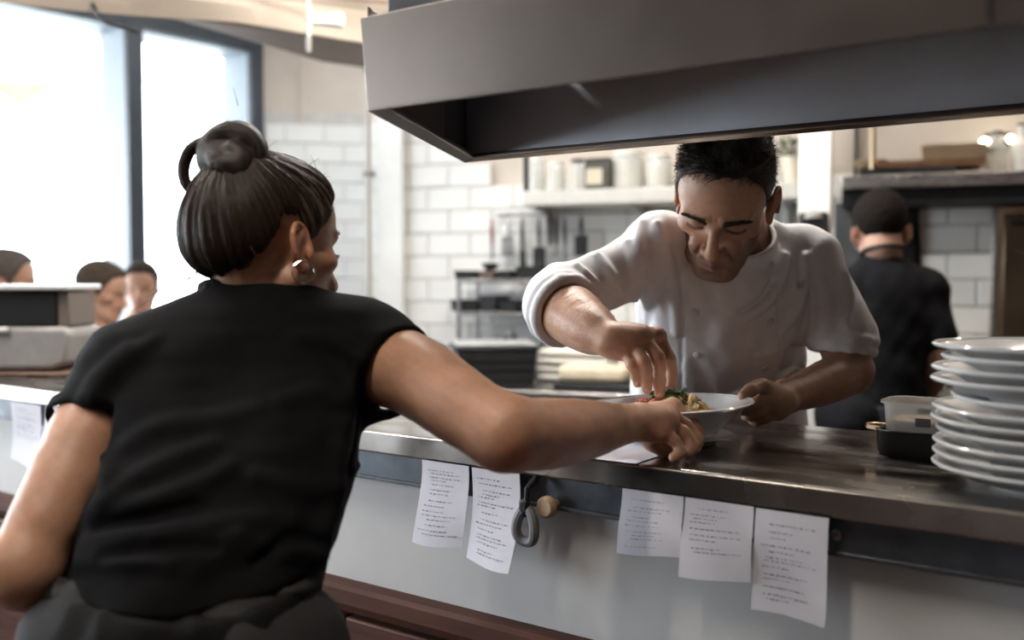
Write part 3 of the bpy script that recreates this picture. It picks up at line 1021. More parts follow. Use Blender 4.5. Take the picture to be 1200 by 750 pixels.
# dark steel panel on the right tiles
gt0, gt1 = bw_t(1160, .03), bw_t(1275, .03)
gz0, gz1 = bw_z(402, gt0, .03), bw_z(243, gt0, .03)
gp = empty('warming_cabinet', BW((gt0 + gt1) / 2, .0, (gz0 + gz1) / 2), BROT, 'brown tinted steel cabinet door on the tiles by the right edge', 'cabinet')
w_, h_ = gt1 - gt0, gz1 - gz0
MB().box((0, -.03, 0), (w_, .06, h_)).build('body', M['brass'], gp, bevel=.004)
MB().box((.01, -.068, 0), (w_ - .05, .014, h_ - .05)).build('door', mat('brown_steel', (.16, .12, .085), .28, 1.0, noise=.2, nscale=3, rvar=.1), gp, bevel=.004)
MB().box((-w_ / 2 + .01, -.066, 0), (.018, .016, h_ - .01)).build('edge_strip', M['steel'], gp, bevel=.002)
MB().tube([(-w_ * .32, -.075, h_ / 2 - .06), (-w_ * .32, -.105, h_ / 2 - .06), (w_ * .3, -.105, h_ / 2 - .06), (w_ * .3, -.075, h_ / 2 - .06)], .008).build('handle', M['dark_metal'], gp, smooth=True)

# dark cabinet on the tiles between the white post and the cook
dt0, dt1 = bw_t(977, .10), bw_t(1012, .10)
dz0, dz1 = bw_z(318, dt0, .1), bw_z(238, dt0, .1)
dc = empty('wall_cabinet', BW((dt0 + dt1) / 2, .012, (dz0 + dz1) / 2), BROT, 'dark grey wall cabinet between the white post and the cook in black', 'cabinet')
MB().box((0, -.05, 0), (dt1 - dt0, .10, dz1 - dz0)).build('body', M['dark_metal'], dc, bevel=.004)
MB().box((0, -.106, 0), (dt1 - dt0 - .01, .012, dz1 - dz0 - .01)).build('door', mat('slate_door', (.07, .075, .08), .5, noise=.1), dc, bevel=.003)
MB().box((.03, -.118, -.02), (.008, .014, .06)).build('handle', M['steel'], dc, bevel=.002)

# black cloth hanging on the tiles beside the cook
hc = empty('hanging_apron', BW(bw_t(1062, .05), .03, bw_z(236, bw_t(1062), .03)), BROT, 'black apron hanging from the shelf beside the head of the cook', 'apron')
g = [[(.07 * (s - .5) * (1 + .5 * v), -.015 - .012 * math.sin(9 * s + 2 * v), -.33 * v) for v in np.linspace(0, 1, 8)] for s in np.linspace(0, 1, 9)]
MB().sheet(g, .004).build('cloth', M['black_cloth'], hc, smooth=True)
MB().tube([(0, .025, .0), (0, -.03, .005), (0, -.03, .03)], .004).build('peg', M['steel'], hc)


# ---- food on the right worktop
def rw(px, out): return BW(bw_t(px, out), out, WZ)


fb = empty('salad_bowl', rw(1068, .30), BROT, 'steel bowl of pale food in front of the cook in black', 'bowl')
MB().lathe([(.04, 0), (.085, .035), (.10, .07), (.096, .07), (.08, .037), (0, .008)], n=24).build('bowl_body', M['steel'], fb, smooth=True)
mm = MB(); r_ = random.Random(9)
for k in range(60):
    a, rr = r_.uniform(0, 6.28), .085 * math.sqrt(r_.random())
    c = (rr * math.cos(a), rr * math.sin(a), .06 + r_.uniform(0, .03) * (1 - rr / .09))
    mm.box(c, (.022, .016, .012), (r_.uniform(0, 3), r_.uniform(0, 3), r_.uniform(0, 3)))
tag(mm.build('chopped_food', mat('pale_food', (.62, .60, .48), .7, col2=(.35, .40, .2), noise=.2), fb, bevel=.003), kind='stuff')
fb2 = empty('white_tray', rw(1150, .22), BROT, 'white tray of food on the worktop right of the cook arm', 'tray')
MB().prism([(-.12, 0), (.12, 0), (.13, .05), (.122, .05), (.112, .008), (-.112, .008), (-.122, .05), (-.13, .05)], -.09, .09, 'y').build('tray_body', M['white_plastic'], fb2, bevel=.003)
MB().box((0, 0, .025), (.21, .17, .03)).build('filling', mat('filling', (.5, .45, .35), .8, noise=.3, nscale=40), fb2, bevel=.012)

# ================================================================== on the pass: far left end
dep = 2.62
q0 = P(48, 408, dep)
u_, n_ = (np.array([q0[0], q0[1], 0]) - C0) @ CU, (np.array([q0[0], q0[1], 0]) - C0) @ CN
ap = empty('counter_appliance', CT(-1.86, .22, TOPZ), CROT + .62, 'black and grey countertop appliance with a wide pale lid at the counter far end', 'appliance')
MB().prism([(-.11, 0), (.09, 0), (.125, .014), (.140, .085), (.12, .098), (-.13, .098), (-.16, .085), (-.145, .014)], -.10, .10, 'y').build('base_tray', M['grey_plastic'], ap, bevel=.012, seg=3)
MB().box((-.02, 0, .138), (.24, .17, .084)).build('body', M['black_plastic'], ap, bevel=.008)
MB().box((-.115, -.088, .138), (.05, .006, .06)).build('front_label', M['white_plastic'], ap, bevel=.002)
MB().box((.113, 0, .138), (.030, .16, .080)).build('side_cap', mat('brownish_plastic', (.16, .13, .11), .5), ap, bevel=.004)
MB().box((-.015, 0, .187), (.30, .21, .013)).build('lid', mat('pale_lid', (.68, .70, .72), .25), ap, bevel=.004)
MB().box((-.045, -.106, .092), (.06, .016, .012)).build('latch', M['white_plastic'], ap, bevel=.003)
for s in (-1, 1):
    MB().box((s * .07, 0, -.0), (.03, .15, .008)).build('foot', M['dark_metal'], ap)
pb = empty('chopping_board', CT(-1.86, .21, TOPZ + .0005), CROT + .62, 'dark brown mat under the countertop appliance', 'mat')
ap.location.z += .0125; ap.scale = (1, 1, 1.13)
MB().box((0, 0, .004), (.34, .26, .008)).build('mat_sheet', mat('brown_mat', (.14, .085, .06), .5, noise=.2), pb, bevel=.003)
nk = empty('napkin_pile', CT(-2.16, .14, TOPZ + .0), CROT, 'crumpled white napkins left of the countertop appliance', 'napkins')
for k in range(5):
    r_ = random.Random(k)
    g = [[((s - .5) * .13, (v - .5) * .12, .02 + .026 * k + .012 * math.sin(9 * s + k) * math.cos(7 * v + 2 * k)) for v in np.linspace(0, 1, 9)] for s in np.linspace(0, 1, 9)]
    MB().sheet(g, .002).build('napkin', M['paper'], nk, smooth=True)
MB().box((0, 0, .008), (.13, .12, .016)).build('napkin', M['paper'], nk, bevel=.005)
cp = empty('paper_cup', CT(-1.75, .42, TOPZ), CROT, 'small white cup standing on the counter left of the waitress', 'cup')
MB().lathe([(.026, 0), (.028, .002), (.036, .094), (.039, .097), (.039, .102), (.035, .102), (.034, .094), (.026, .006), (0, .005)], n=24).build('cup_body', M['white_plastic'], cp, smooth=True)
MB().lathe([(0, .085), (.0325, .085)], n=24).build('coffee', mat('coffee', (.1, .05, .025), .2), cp)
# ================================================================== organic shapes: a distance field meshed by surface nets
class Field:
    def __init__(self, lo, hi, h):
        self.lo = np.array(lo, np.float64); self.h = h
        self.n = np.ceil((np.array(hi) - self.lo) / h).astype(int) + 1
        self.a = np.full(self.n, .12, np.float32)

    def _sub(self, lo, hi):
        i0 = np.maximum(np.floor((lo - self.lo) / self.h).astype(int), 0)
        i1 = np.minimum(np.ceil((hi - self.lo) / self.h).astype(int) + 1, self.n)
        if np.any(i1 <= i0):
            return None, None
        ax = [(self.lo[k] + self.h * np.arange(i0[k], i1[k])).astype(np.float32) for k in range(3)]
        return tuple(slice(i0[k], i1[k]) for k in range(3)), (ax[0][:, None, None], ax[1][None, :, None], ax[2][None, None, :])

    def put(self, fn, lo, hi, k, mode):
        mar = max(k, .004) + 3 * self.h
        sl, X = self._sub(np.minimum(lo, hi) - mar, np.maximum(lo, hi) + mar)
        if sl is None: return self
        d = fn(*X)
        a = self.a[sl]
        if mode == '+':
            if k > 0:
                hh = np.maximum(k - np.abs(a - d), 0) / k
                self.a[sl] = np.minimum(a, d) - hh * hh * k * .25
            else:
                self.a[sl] = np.minimum(a, d)
        else:
            d = -d
            if k > 0:
                hh = np.maximum(k - np.abs(a - d), 0) / k
                self.a[sl] = np.maximum(a, d) + hh * hh * k * .25
            else:
                self.a[sl] = np.maximum(a, d)
        return self

    def cap(self, p, q, r0, r1=None, k=.01, mode='+'):
        p = np.asarray(p, np.float32); q = np.asarray(q, np.float32)
        r1 = r0 if r1 is None else r1
        d = q - p
        l2 = float(d @ d) + 1e-12
        def fn(x, y, z):
            ax, ay, az = x - p[0], y - p[1], z - p[2]
            t = np.clip((ax * d[0] + ay * d[1] + az * d[2]) / l2, 0, 1)
            return np.sqrt((ax - t * d[0]) ** 2 + (ay - t * d[1]) ** 2 + (az - t * d[2]) ** 2) - (r0 + (r1 - r0) * t)
        rm = max(r0, r1)
        return self.put(fn, np.minimum(p, q) - rm, np.maximum(p, q) + rm, k, mode)

    def chain(self, pts, rs, k=.01, mode='+', sub=7):
        """one smooth limb along pts; the radii run along it without swelling at the joints"""
        pts = np.asarray(pts, float); rs = np.asarray(rs, float)
        n = len(pts)
        if n > 2 and sub > 1:
            q = np.concatenate([pts, rs[:, None]], 1)
            e = np.concatenate([[2 * q[0] - q[1]], q, [2 * q[-1] - q[-2]]])
            out = []
            for i in range(n - 1):
                p0, p1, p2, p3 = e[i:i + 4]
                for u in np.arange(sub) / sub:
                    out.append(.5 * (2 * p1 + (p2 - p0) * u + (2 * p0 - 5 * p1 + 4 * p2 - p3) * u * u + (3 * p1 - p0 - 3 * p2 + p3) * u ** 3))
            out.append(q[-1])
            out = np.array(out); pts, rs = out[:, :3], out[:, 3]
            n = len(pts)
        P32 = pts.astype(np.float32)
        D = [P32[i + 1] - P32[i] for i in range(n - 1)]
        L2 = [float(d @ d) + 1e-12 for d in D]
        def fn(x, y, z):
            best = None
            for i in range(n - 1):
                p, d = P32[i], D[i]
                ax, ay, az = x - p[0], y - p[1], z - p[2]
                t = np.clip((ax * d[0] + ay * d[1] + az * d[2]) / L2[i], 0, 1)
                v = np.sqrt((ax - t * d[0]) ** 2 + (ay - t * d[1]) ** 2 + (az - t * d[2]) ** 2) - np.float32(rs[i]) - t * np.float32(rs[i + 1] - rs[i])
                best = v if best is None else np.minimum(best, v)
            return best
        return self.put(fn, pts.min(0) - rs.max(), pts.max(0) + rs.max(), k, mode)

    def ell(self, c, r, R=None, k=.01, mode='+'):
        c = np.asarray(c, np.float32); r = np.asarray(r, np.float32)
        R = np.eye(3, dtype=np.float32) if R is None else np.asarray(R, np.float32)   # columns: local axes
        def fn(x, y, z):
            dx, dy, dz = x - c[0], y - c[1], z - c[2]
            u = (dx * R[0, 0] + dy * R[1, 0] + dz * R[2, 0]) / r[0]
            v = (dx * R[0, 1] + dy * R[1, 1] + dz * R[2, 1]) / r[1]
            w = (dx * R[0, 2] + dy * R[1, 2] + dz * R[2, 2]) / r[2]
            k0 = np.sqrt(u * u + v * v + w * w)
            k1 = np.sqrt((u / r[0]) ** 2 + (v / r[1]) ** 2 + (w / r[2]) ** 2) + 1e-9
            return np.where(k0 < .05, -float(r.min()), k0 * (k0 - 1) / k1)
        e = np.sqrt(((R * r[None, :]) ** 2).sum(1))
        return self.put(fn, c - e, c + e, k, mode)

    def loft(self, zs, cx, cy, a, b, rot=0.0, ex=2.4, k=.02, mode='+', soft=.5):
        """body made of horizontal oval sections, zs rising"""
        zs, cx, cy, a, b = (np.asarray(v, float) for v in (zs, cx, cy, a, b))
        rot = np.full(len(zs), rot) if np.isscalar(rot) else np.asarray(rot, float)
        def sm(z, v):
            # smooth (monotone-ish) interpolation by averaging a shifted linear one
            w = .018
            return sum(np.interp(z + o, zs, v) for o in (-w, -w / 2, 0, w / 2, w)) / 5
        def fn(x, y, z):
            zz = z.ravel().astype(float)
            X0, Y0, A, B, Q = (sm(zz, v).astype(np.float32)[None, None, :] for v in (cx, cy, a, b, rot))
            c, s = np.cos(Q), np.sin(Q)
            dx, dy = x - X0, y - Y0
            u = np.abs(c * dx + s * dy) / A; v = np.abs(-s * dx + c * dy) / B
            f = (u ** ex + v ** ex) ** (1 / ex)
            d = (f - 1) * np.minimum(A, B) * .95
            ze = np.maximum(zs[0] - z, z - zs[-1])
            return np.maximum(d, ze.astype(np.float32))
        m = max(a.max(), b.max())
        lo = np.array([cx.min() - m, cy.min() - m, zs[0]]); hi = np.array([cx.max() + m, cy.max() + m, zs[-1]])
        return self.put(fn, lo, hi, k, mode)

    def plane(self, p, nrm, k=.003, box=None):
        """cut away everything on the side the normal points to"""
        p = np.asarray(p, float); nrm = np.asarray(nrm, float); nrm = nrm / np.linalg.norm(nrm)
        lo, hi = box if box is not None else (self.lo, self.lo + self.h * self.n)
        def fn(x, y, z):
            return -((x - p[0]) * nrm[0] + (y - p[1]) * nrm[1] + (z - p[2]) * nrm[2]).astype(np.float32)
        sl, X = self._sub(np.asarray(lo, float), np.asarray(hi, float))
        if sl is None: return self
        d = -fn(*X)
        a = self.a[sl]
        hh = np.maximum(k - np.abs(a - d), 0) / k
        self.a[sl] = np.maximum(a, d) + hh * hh * k * .25
        return self

    def disp(self, fn, lo=None, hi=None):
        sl, X = self._sub(self.lo if lo is None else np.asarray(lo, float), self.lo + self.h * self.n if hi is None else np.asarray(hi, float))
        a = self.a[sl]
        m = np.abs(a) < .05
        if not m.any(): return self
        idx = np.nonzero(m)
        x = X[0].ravel()[idx[0]]; y = X[1].ravel()[idx[1]]; z = X[2].ravel()[idx[2]]
        a[idx] += fn(x, y, z).astype(np.float32)
        self.a[sl] = a
        return self

    def sample(self, pts):
        q = (np.asarray(pts, float) - self.lo) / self.h
        q = np.clip(q, 0, self.n - 1.001)
        i = np.floor(q).astype(int); f = q - i
        r = 0
        for dx in (0, 1):
            for dy in (0, 1):
                for dz in (0, 1):
                    w = (f[..., 0] if dx else 1 - f[..., 0]) * (f[..., 1] if dy else 1 - f[..., 1]) * (f[..., 2] if dz else 1 - f[..., 2])
                    r = r + w * self.a[i[..., 0] + dx, i[..., 1] + dy, i[..., 2] + dz]
        return r

    def grad(self, pts):
        e = self.h
        pts = np.asarray(pts, float)
        g = np.stack([self.sample(pts + np.eye(3)[k] * e) - self.sample(pts - np.eye(3)[k] * e) for k in range(3)], -1)
        return g / (np.linalg.norm(g, axis=-1, keepdims=True) + 1e-9)

    def hit(self, o, d, tmax=6.0, t0=.3):
        """first surface point along a ray"""
        o = np.asarray(o, float); d = np.asarray(d, float); d = d / np.linalg.norm(d)
        ts = np.arange(t0, tmax, self.h * .5)
        p = o + ts[:, None] * d
        hi = self.lo + self.h * (self.n - 1)
        ok = np.all((p > self.lo) & (p < hi), 1)
        if not ok.any(): return None
        s = np.where(ok, self.sample(p), 1.0)
        j = np.argmax(s < 0)
        return p[j] if s[j] < 0 else None

    def at_px(self, px, py):
        return self.hit(CAM, ray(px, py))

    def mesh(self, name, m, parent=None, col=None, relax=1):
        a = self.a.copy()
        for ax in range(3):      # close the surface at the grid's edge
            s = [slice(None)] * 3
            for e in (0, -1):
                s[ax] = e; a[tuple(s)] = np.maximum(a[tuple(s)], .5 * self.h)
        ins = a < 0
        nx, ny, nz = a.shape
        cnt = np.zeros((nx - 1, ny - 1, nz - 1), np.int8)
        for dx in (0, 1):
            for dy in (0, 1):
                for dz in (0, 1):
                    cnt += ins[dx:nx - 1 + dx, dy:ny - 1 + dy, dz:nz - 1 + dz]
        act = (cnt > 0) & (cnt < 8)
        ci = np.argwhere(act)
        ids = np.full(act.shape, -1, np.int32)
        ids[act] = np.arange(len(ci))
        acc = np.zeros((len(ci), 3)); num = np.zeros(len(ci))
        C = [(i, j, k) for i in (0, 1) for j in (0, 1) for k in (0, 1)]
        val = {c: a[ci[:, 0] + c[0], ci[:, 1] + c[1], ci[:, 2] + c[2]].astype(float) for c in C}
        for c in C:
            for ax in range(3):
                if c[ax] == 0:
                    d = list(c); d[ax] = 1; d = tuple(d)
                    v0, v1 = val[c], val[d]
                    x = (v0 < 0) != (v1 < 0)
                    t = np.where(x, v0 / np.where(x, v0 - v1, 1), 0)
                    p = np.array(c, float)[None, :].repeat(len(ci), 0)
                    p[:, ax] += t
                    acc += p * x[:, None]; num += x
        V = self.lo + (ci + acc / num[:, None]) * self.h
        F = []
        for ax in range(3):
            b, c = (ax + 1) % 3, (ax + 2) % 3
            s0 = [slice(None)] * 3; s1 = [slice(None)] * 3
            s0[ax] = slice(0, -1); s1[ax] = slice(1, None)
            for q in (b, c):
                s0[q] = slice(1, -1); s1[q] = slice(1, -1)
            i0 = ins[tuple(s0)]; i1 = ins[tuple(s1)]
            e = np.argwhere(i0 != i1)
            if not len(e): continue
            flip = i0[tuple(e.T)]
            e[:, b] += 1; e[:, c] += 1
            def cell(db, dc):
                q = e.copy(); q[:, b] -= db; q[:, c] -= dc
                return ids[q[:, 0], q[:, 1], q[:, 2]]
            quad = np.stack([cell(1, 1), cell(0, 1), cell(0, 0), cell(1, 0)], 1)
            quad[~flip] = quad[~flip][:, ::-1]
            F.append(quad)
        F = np.concatenate(F)
        F = F[(F >= 0).all(1)]
        for _ in range(relax):
            s = np.zeros_like(V); w = np.zeros(len(V))
            for i in range(4):
                j = (i + 1) % 4
                np.add.at(s, F[:, i], V[F[:, j]]); np.add.at(w, F[:, i], 1)
                np.add.at(s, F[:, j], V[F[:, i]]); np.add.at(w, F[:, j], 1)
            V = .5 * V + .5 * s / np.maximum(w, 1)[:, None]
        me = bpy.data.meshes.new(name)
        me.vertices.add(len(V)); me.vertices.foreach_set('co', V.astype(np.float32).ravel())
        me.loops.add(4 * len(F)); me.loops.foreach_set('vertex_index', F.astype(np.int32).ravel())
        me.polygons.add(len(F)); me.polygons.foreach_set('loop_start', np.arange(0, 4 * len(F), 4, dtype=np.int32))
        me.polygons.foreach_set('use_smooth', np.ones(len(F), bool))
        me.update(calc_edges=True)
        me.validate()
        if col is not None:
            c4 = np.ones((len(V), 4), np.float32); c4[:, :3] = col(V)
            at = me.color_attributes.new('Col', 'FLOAT_COLOR', 'POINT')
            at.data.foreach_set('color', c4.ravel())
        me.materials.append(m)
        o = bpy.data.objects.new(name, me)
        link(o)
        if parent is not None:
            o.parent = parent
            o.matrix_parent_inverse = Matrix.Translation(parent.location).inverted()
        return o


def fbm(seed, scale, octs=3):
    """smooth pseudo-noise made of drifting sine waves; scale in metres"""
    r = np.random.default_rng(seed)
    W = []
    for o in range(octs):
        for _ in range(5):
            d = r.normal(size=3); d /= np.linalg.norm(d)
            W.append((d * (2 * PI / scale) * (2 ** o) * r.uniform(.7, 1.3), r.uniform(0, 6.28), .5 ** o))
    tot = sum(w[2] ** 2 for w in W) ** .5
    def f(x, y, z):
        s = 0
        for k, p, a in W:
            s = s + a * np.sin(k[0] * x + k[1] * y + k[2] * z + p)
        return s / tot
    return f


def rot_axes(fwd, up):
    """columns: local x (the figure's left), y (backwards), z (up) for a head that faces along fwd"""
    f = np.asarray(fwd, float); f = f / np.linalg.norm(f)
    u = np.asarray(up, float); u = u - f * (u @ f); u = u / np.linalg.norm(u)
    y = -f
    x = np.cross(y, u)
    return np.stack([x, y, u], 1)


def to_curves(name, pts, rad, m, parent, col=None):
    """strands: pts (n, k, 3)"""
    n, k, _ = pts.shape
    h = bpy.data.hair_curves.new(name)
    h.add_curves([k] * n)
    h.position_data.foreach_set('vector', pts.astype(np.float32).ravel())
    ra = h.attributes.new('radius', 'FLOAT', 'POINT')
    tp = np.linspace(1, .35, k)[None, :].repeat(n, 0) * (rad if np.isscalar(rad) else rad[:, None])
    ra.data.foreach_set('value', tp.astype(np.float32).ravel())
    if col is not None:
        ca = h.attributes.new('Col', 'FLOAT_COLOR', 'CURVE')
        c4 = np.ones((n, 4), np.float32); c4[:, :3] = col
        ca.data.foreach_set('color', c4.ravel())
    h.materials.append(m)
    o = bpy.data.objects.new(name, h)
    link(o)
    o['kind'] = 'stuff'
    if parent is not None:
        o.parent = parent
        o.matrix_parent_inverse = Matrix.Translation(parent.location).inverted()
    return o


# ------------------------------------------------------------------ head in its own frame (x its left, y back, z up; eyes at z 0)
class Head:
    def __init__(self, pos, fwd, up, s=1.0, female=False):
        self.R = rot_axes(fwd, up); self.o = np.asarray(pos, float); self.s = s; self.female = female

    def w(self, p): return self.o + self.R @ (np.asarray(p, float) * self.s)
    def ws(self, P_): return self.o + (np.asarray(P_, float) * self.s) @ self.R.T
    def loc(self, V): return ((np.asarray(V, float) - self.o) @ self.R) / self.s

    def e(self, F, c, r, k, mode='+', rx=0.0, rz=0.0, ry=0.0):
        q = np.array(Euler((rx, ry, rz)).to_matrix())
        F.ell(self.w(c), np.array(r) * self.s, self.R @ q, k * self.s, mode)

    def c(self, F, a, b, r0, r1, k, mode='+'):
        F.cap(self.w(a), self.w(b), r0 * self.s, r1 * self.s, k * self.s, mode)

    def skull(self, F):
        self.e(F, (0, .012, .036), (.0745, .097, .082), .01)
        self.e(F, (0, -.036, .036), (.064, .058, .062), .03)

    def build(self, F, ears=True, closed=True):
        fe = self.female
        self.skull(F)
        self.e(F, (0, -.030, -.035), (.0585, .060, .072), .03)
        self.e(F, (0, -.036, -.078), (.046 if fe else .0475, .050, .042), .025)
        self.e(F, (0, -.078, -.105), (.019 if fe else .024, .017, .017), .02)
        for s in (-1, 1):
            self.c(F, (s * .053, .0, -.056), (s * .022, -.074, -.106), .013, .012, .022)
            self.e(F, (s * .050, -.056, -.022), (.017, .020, .014), .018)
            self.c(F, (s * .012, -.0885, .0135), (s * .047, -.0765, .018), .0098 if not fe else .005, .0072 if not fe else .006, .012)
            self.e(F, (s * .0325, -.098 if fe else -.0965, -.005), (.0205, .018 if fe else .0185, .0128), .012 if fe else .010, '-')
            if not fe:
                self.e(F, (s * .058, -.056, -.062), (.008, .020, .018), .026, '-')      # hollow below the cheekbone
                self.c(F, (s * .0045, -.0985, .008), (s * .0040, -.0975, .024), .0012, .0008, .003, '-')   # frown line
            self.e(F, (s * .029, -.083, -.050), (.014, .011, .016), .014)      # cheek beside the nose
        # nose
        self.c(F, (0, -.089, .008), (0, -.113, -.036), .0078, .0102, .010)
        self.e(F, (0, -.1140, -.041), (.0120, .0105, .0102), .006)
        for s in (-1, 1):
            self.e(F, (s * .0140, -.1005, -.0440), (.0084, .0108, .0080), .005)
            self.e(F, (s * .0062, -.1075, -.0505), (.0038, .0055, .004), .002, '-')
        # mouth
        self.e(F, (0, -.078, -.074), (.031, .022, .024), .014)
        for s in (-1, 1):
            self.c(F, (0, -.0985, -.0665), (s * .022, -.0885, -.0705), .0048, .0028, .005)
            self.c(F, (0, -.0975, -.0785), (s * .019, -.0885, -.0755), .0056, .0030, .005)
            self.c(F, (0, -.1045, -.0722), (s * .024, -.0935, -.0728), .0020, .0016, .003, '-')
            self.c(F, (s * .022, -.094, -.044), (s * .033, -.084, -.068), .0012, .0012, .009, '-')   # fold from nose to mouth
        self.c(F, (0, -.101, -.0565), (0, -.1005, -.0615), .002, .0025, .004, '-')
        self.c(F, (-.014, -.094, -.0905), (.014, -.094, -.0905), .003, .003, .010, '-')
        # eyeballs under lowered lids, with a crease above
        for s in (-1, 1):
            self.e(F, (s * .032, -.0735 if fe else -.0715, -.0055), (.0150, .0135, .0120), .004)
            pts = [(s * (.0325 + .0165 * t), -.0865 + .008 * t * t,   .0035 - .005 * t * t) for t in np.linspace(-1, 1, 6)]
            for i in range(5):
                self.c(F, pts[i], pts[i + 1], .0013, .0013, .002, '-')
            pts = self.lash_line(s)
            for i in range(len(pts) - 1):
                self.c(F, pts[i], pts[i + 1], .0011, .0011, .0015, '-')
        if ears:
            for s in (-1, 1):
                self.ear(F, s)

    def lash_line(self, s):
        return [(s * (.0320 + .0150 * t), -.0868 + .0075 * t * t, -.0108 + .0042 * t * t) for t in np.linspace(-1, 1, 7)]

    def ear(self, F, s, dy=-.006, dz=-.007):
        # plate
        self.e(F, (s * .0765, .014 + dy, -.012 + dz), (.0065, .0165, .026), .006, rz=s * -.42, ry=s * .12)
        self.e(F, (s * .0755, .004 + dy, -.036 + dz), (.0055, .0085, .0095), .006)
        # helix rim
        rim = []
        for a in np.linspace(-.5, 4.1, 15):
            rim.append((s * (.0790 + .0070 * (math.cos(a - PI * .05) * -.5 + .5)), .014 + dy - .0175 * math.cos(a + .25), -.008 + dz + .0265 * math.sin(a)))
        for i in range(len(rim) - 1):
            self.c(F, rim[i], rim[i + 1], .0034, .0034, .003)
        self.e(F, (s * .0845, .011 + dy, -.013 + dz), (.0055, .0085, .0130), .004, '-', rz=s * -.42)
        self.e(F, (s * .0855, .018 + dy, .004 + dz), (.0035, .0045, .0075), .003, '-', rz=s * -.42)
        self.e(F, (s * .0775, -.002 + dy, -.014 + dz), (.0045, .0045, .006), .004)


def skin_col(base, head=None, stubble=0.0, lip=(.40, .17, .14), knuckles=(), red=(.62, .30, .22)):
    n1, n2 = fbm(3, .05), fbm(8, .012)
    base = np.array(base)
    def f(V):
        c = np.tile(base, (len(V), 1)) * (1 + .05 * n1(*V.T) + .03 * n2(*V.T))[:, None]
        if head is not None:
            L = head.loc(V)
            x, y, z = L.T
            ax = np.abs(x)
            g = lambda d, w: np.exp(-np.clip(d, 0, None) ** 2 / (w * w))
            near = (np.linalg.norm(L, axis=1) < .17)
            if stubble:
                m = g(np.maximum(z + .055, 0), .012) * (y < .005) * g(np.maximum(.0 - (.03 - y), 0), .02) * (z > -.145)
                m = m * (1 - .7 * np.exp(-((ax / .026) ** 2 + ((z + .073) / .010) ** 2)))
                c = c * (1 - (stubble * m * near)[:, None] * np.array([.55, .48, .40]))
            lipm = np.exp(-((ax / .021) ** 4 + ((z + .0725) / .0085) ** 4)) * (y < -.083) * near
            c = c * (1 - lipm[:, None]) + np.array(lip) * lipm[:, None]
            nose = np.exp(-((ax / .02) ** 2 + ((z + .04) / .016) ** 2)) * (y < -.09) * near
            ear = (ax > .072) * near * (np.abs(z) < .06)
            cheek = np.exp(-(((ax - .045) / .022) ** 2 + ((z + .032) / .022) ** 2)) * (y < -.03) * near
            w = np.clip(.35 * nose + .45 * ear + .22 * cheek, 0, 1)[:, None]
            c = c * (1 - w) + c * np.array([1.12, .80, .74]) * w
            lid = np.exp(-(((ax - .032) / .018) ** 2 + ((z - .0) / .011) ** 2)) * (y < -.07) * near
            c = c * (1 - .22 * lid[:, None])
        for p, r in knuckles:
            w = np.exp(-((V - np.asarray(p)) ** 2).sum(1) / (r * r))[:, None] * .5
            c = c * (1 - w) + c * np.array([1.15, .78, .70]) * w
        return np.clip(c, 0, 1)
    return f


SKIN = mat('skin', (.5, .3, .2), .46, attr='Col', noise=.10, nscale=160, sss=.12, bump=.10, bscale=420, spec=.45)
HAIR = mat('hair', (.03, .02, .015), .40, attr='Col', spec=.4)
HAIR_CAP = mat('hair_cap', (.020, .013, .010), .6, noise=.3, nscale=60)
LASH = mat('lash', (.010, .007, .006), .6)
# ================================================================== people
def zone_cut(F, head, zone, k=.004):
    """keep only the part of the field where zone(local xyz) < 0"""
    def fn(x, y, z):
        X = np.broadcast_to(x, F_shape(x, y, z)); Y = np.broadcast_to(y, X.shape); Z = np.broadcast_to(z, X.shape)
        L = head.loc(np.stack([X, Y, Z], -1).reshape(-1, 3))
        return -zone(L).reshape(X.shape).astype(np.float32) * head.s
    def F_shape(x, y, z): return np.broadcast(x, y, z).shape
    F.put(fn, F.lo, F.lo + F.h * F.n, k, '-')


def hairline(ys, zs, recede=.0, ear=False):
    ys, zs = np.array(ys), np.array(zs)
    def zone(L):
        x, y, z = L.T
        zh = np.interp(y, ys, zs) + recede * np.clip(np.abs(x) / .05, 0, 1.3) ** 2 * np.clip((-y - .04) / .03, 0, 1)
        zh = zh + .003 * np.sin(190 * x + 90 * y)
        return (zh - z) * .8
    return zone


def ring_pts(c, axis, r, n=24, a0=0.0, a1=2 * PI, ry=None, up=(0, 0, 1)):
    axis = np.asarray(axis, float); axis = axis / np.linalg.norm(axis)
    x = np.cross(axis, up)
    if np.linalg.norm(x) < 1e-3: x = np.cross(axis, (1, 0, 0))
    x /= np.linalg.norm(x); y = np.cross(axis, x)
    ry = r if ry is None else ry
    return [np.asarray(c) + x * r * math.cos(a) + y * ry * math.sin(a) for a in np.linspace(a0, a1, n)]


def finger(F, pts, r0, r1, k=.005):
    n = len(pts) - 1
    rs = [r0 + (r1 - r0) * i / n for i in range(n + 1)]
    F.chain(pts, rs, k)
    for i in range(1, n):      # knuckle swelling
        F.ell(pts[i], (rs[i] * 1.08,) * 3, None, .004)


def nails(name, tips, parent, m):
    mb = MB()
    for p, d, nrm, w in tips:
        p, d, nrm = (np.asarray(v, float) for v in (p, d, nrm))
        d /= np.linalg.norm(d); nrm = nrm - d * (nrm @ d); nrm /= np.linalg.norm(nrm)
        s = np.cross(d, nrm)
        g = [[p + d * (.011 * (v - .5)) + s * (w * (u - .5)) + nrm * (-.0035 * (2 * u - 1) ** 2) for v in (0, .4, .8, 1)] for u in np.linspace(0, 1, 6)]
        mb.sheet(g, .0004)
    o = mb.build(name, m, parent, smooth=True)
    o.matrix_parent_inverse = Matrix.Translation(parent.location).inverted()
    return o


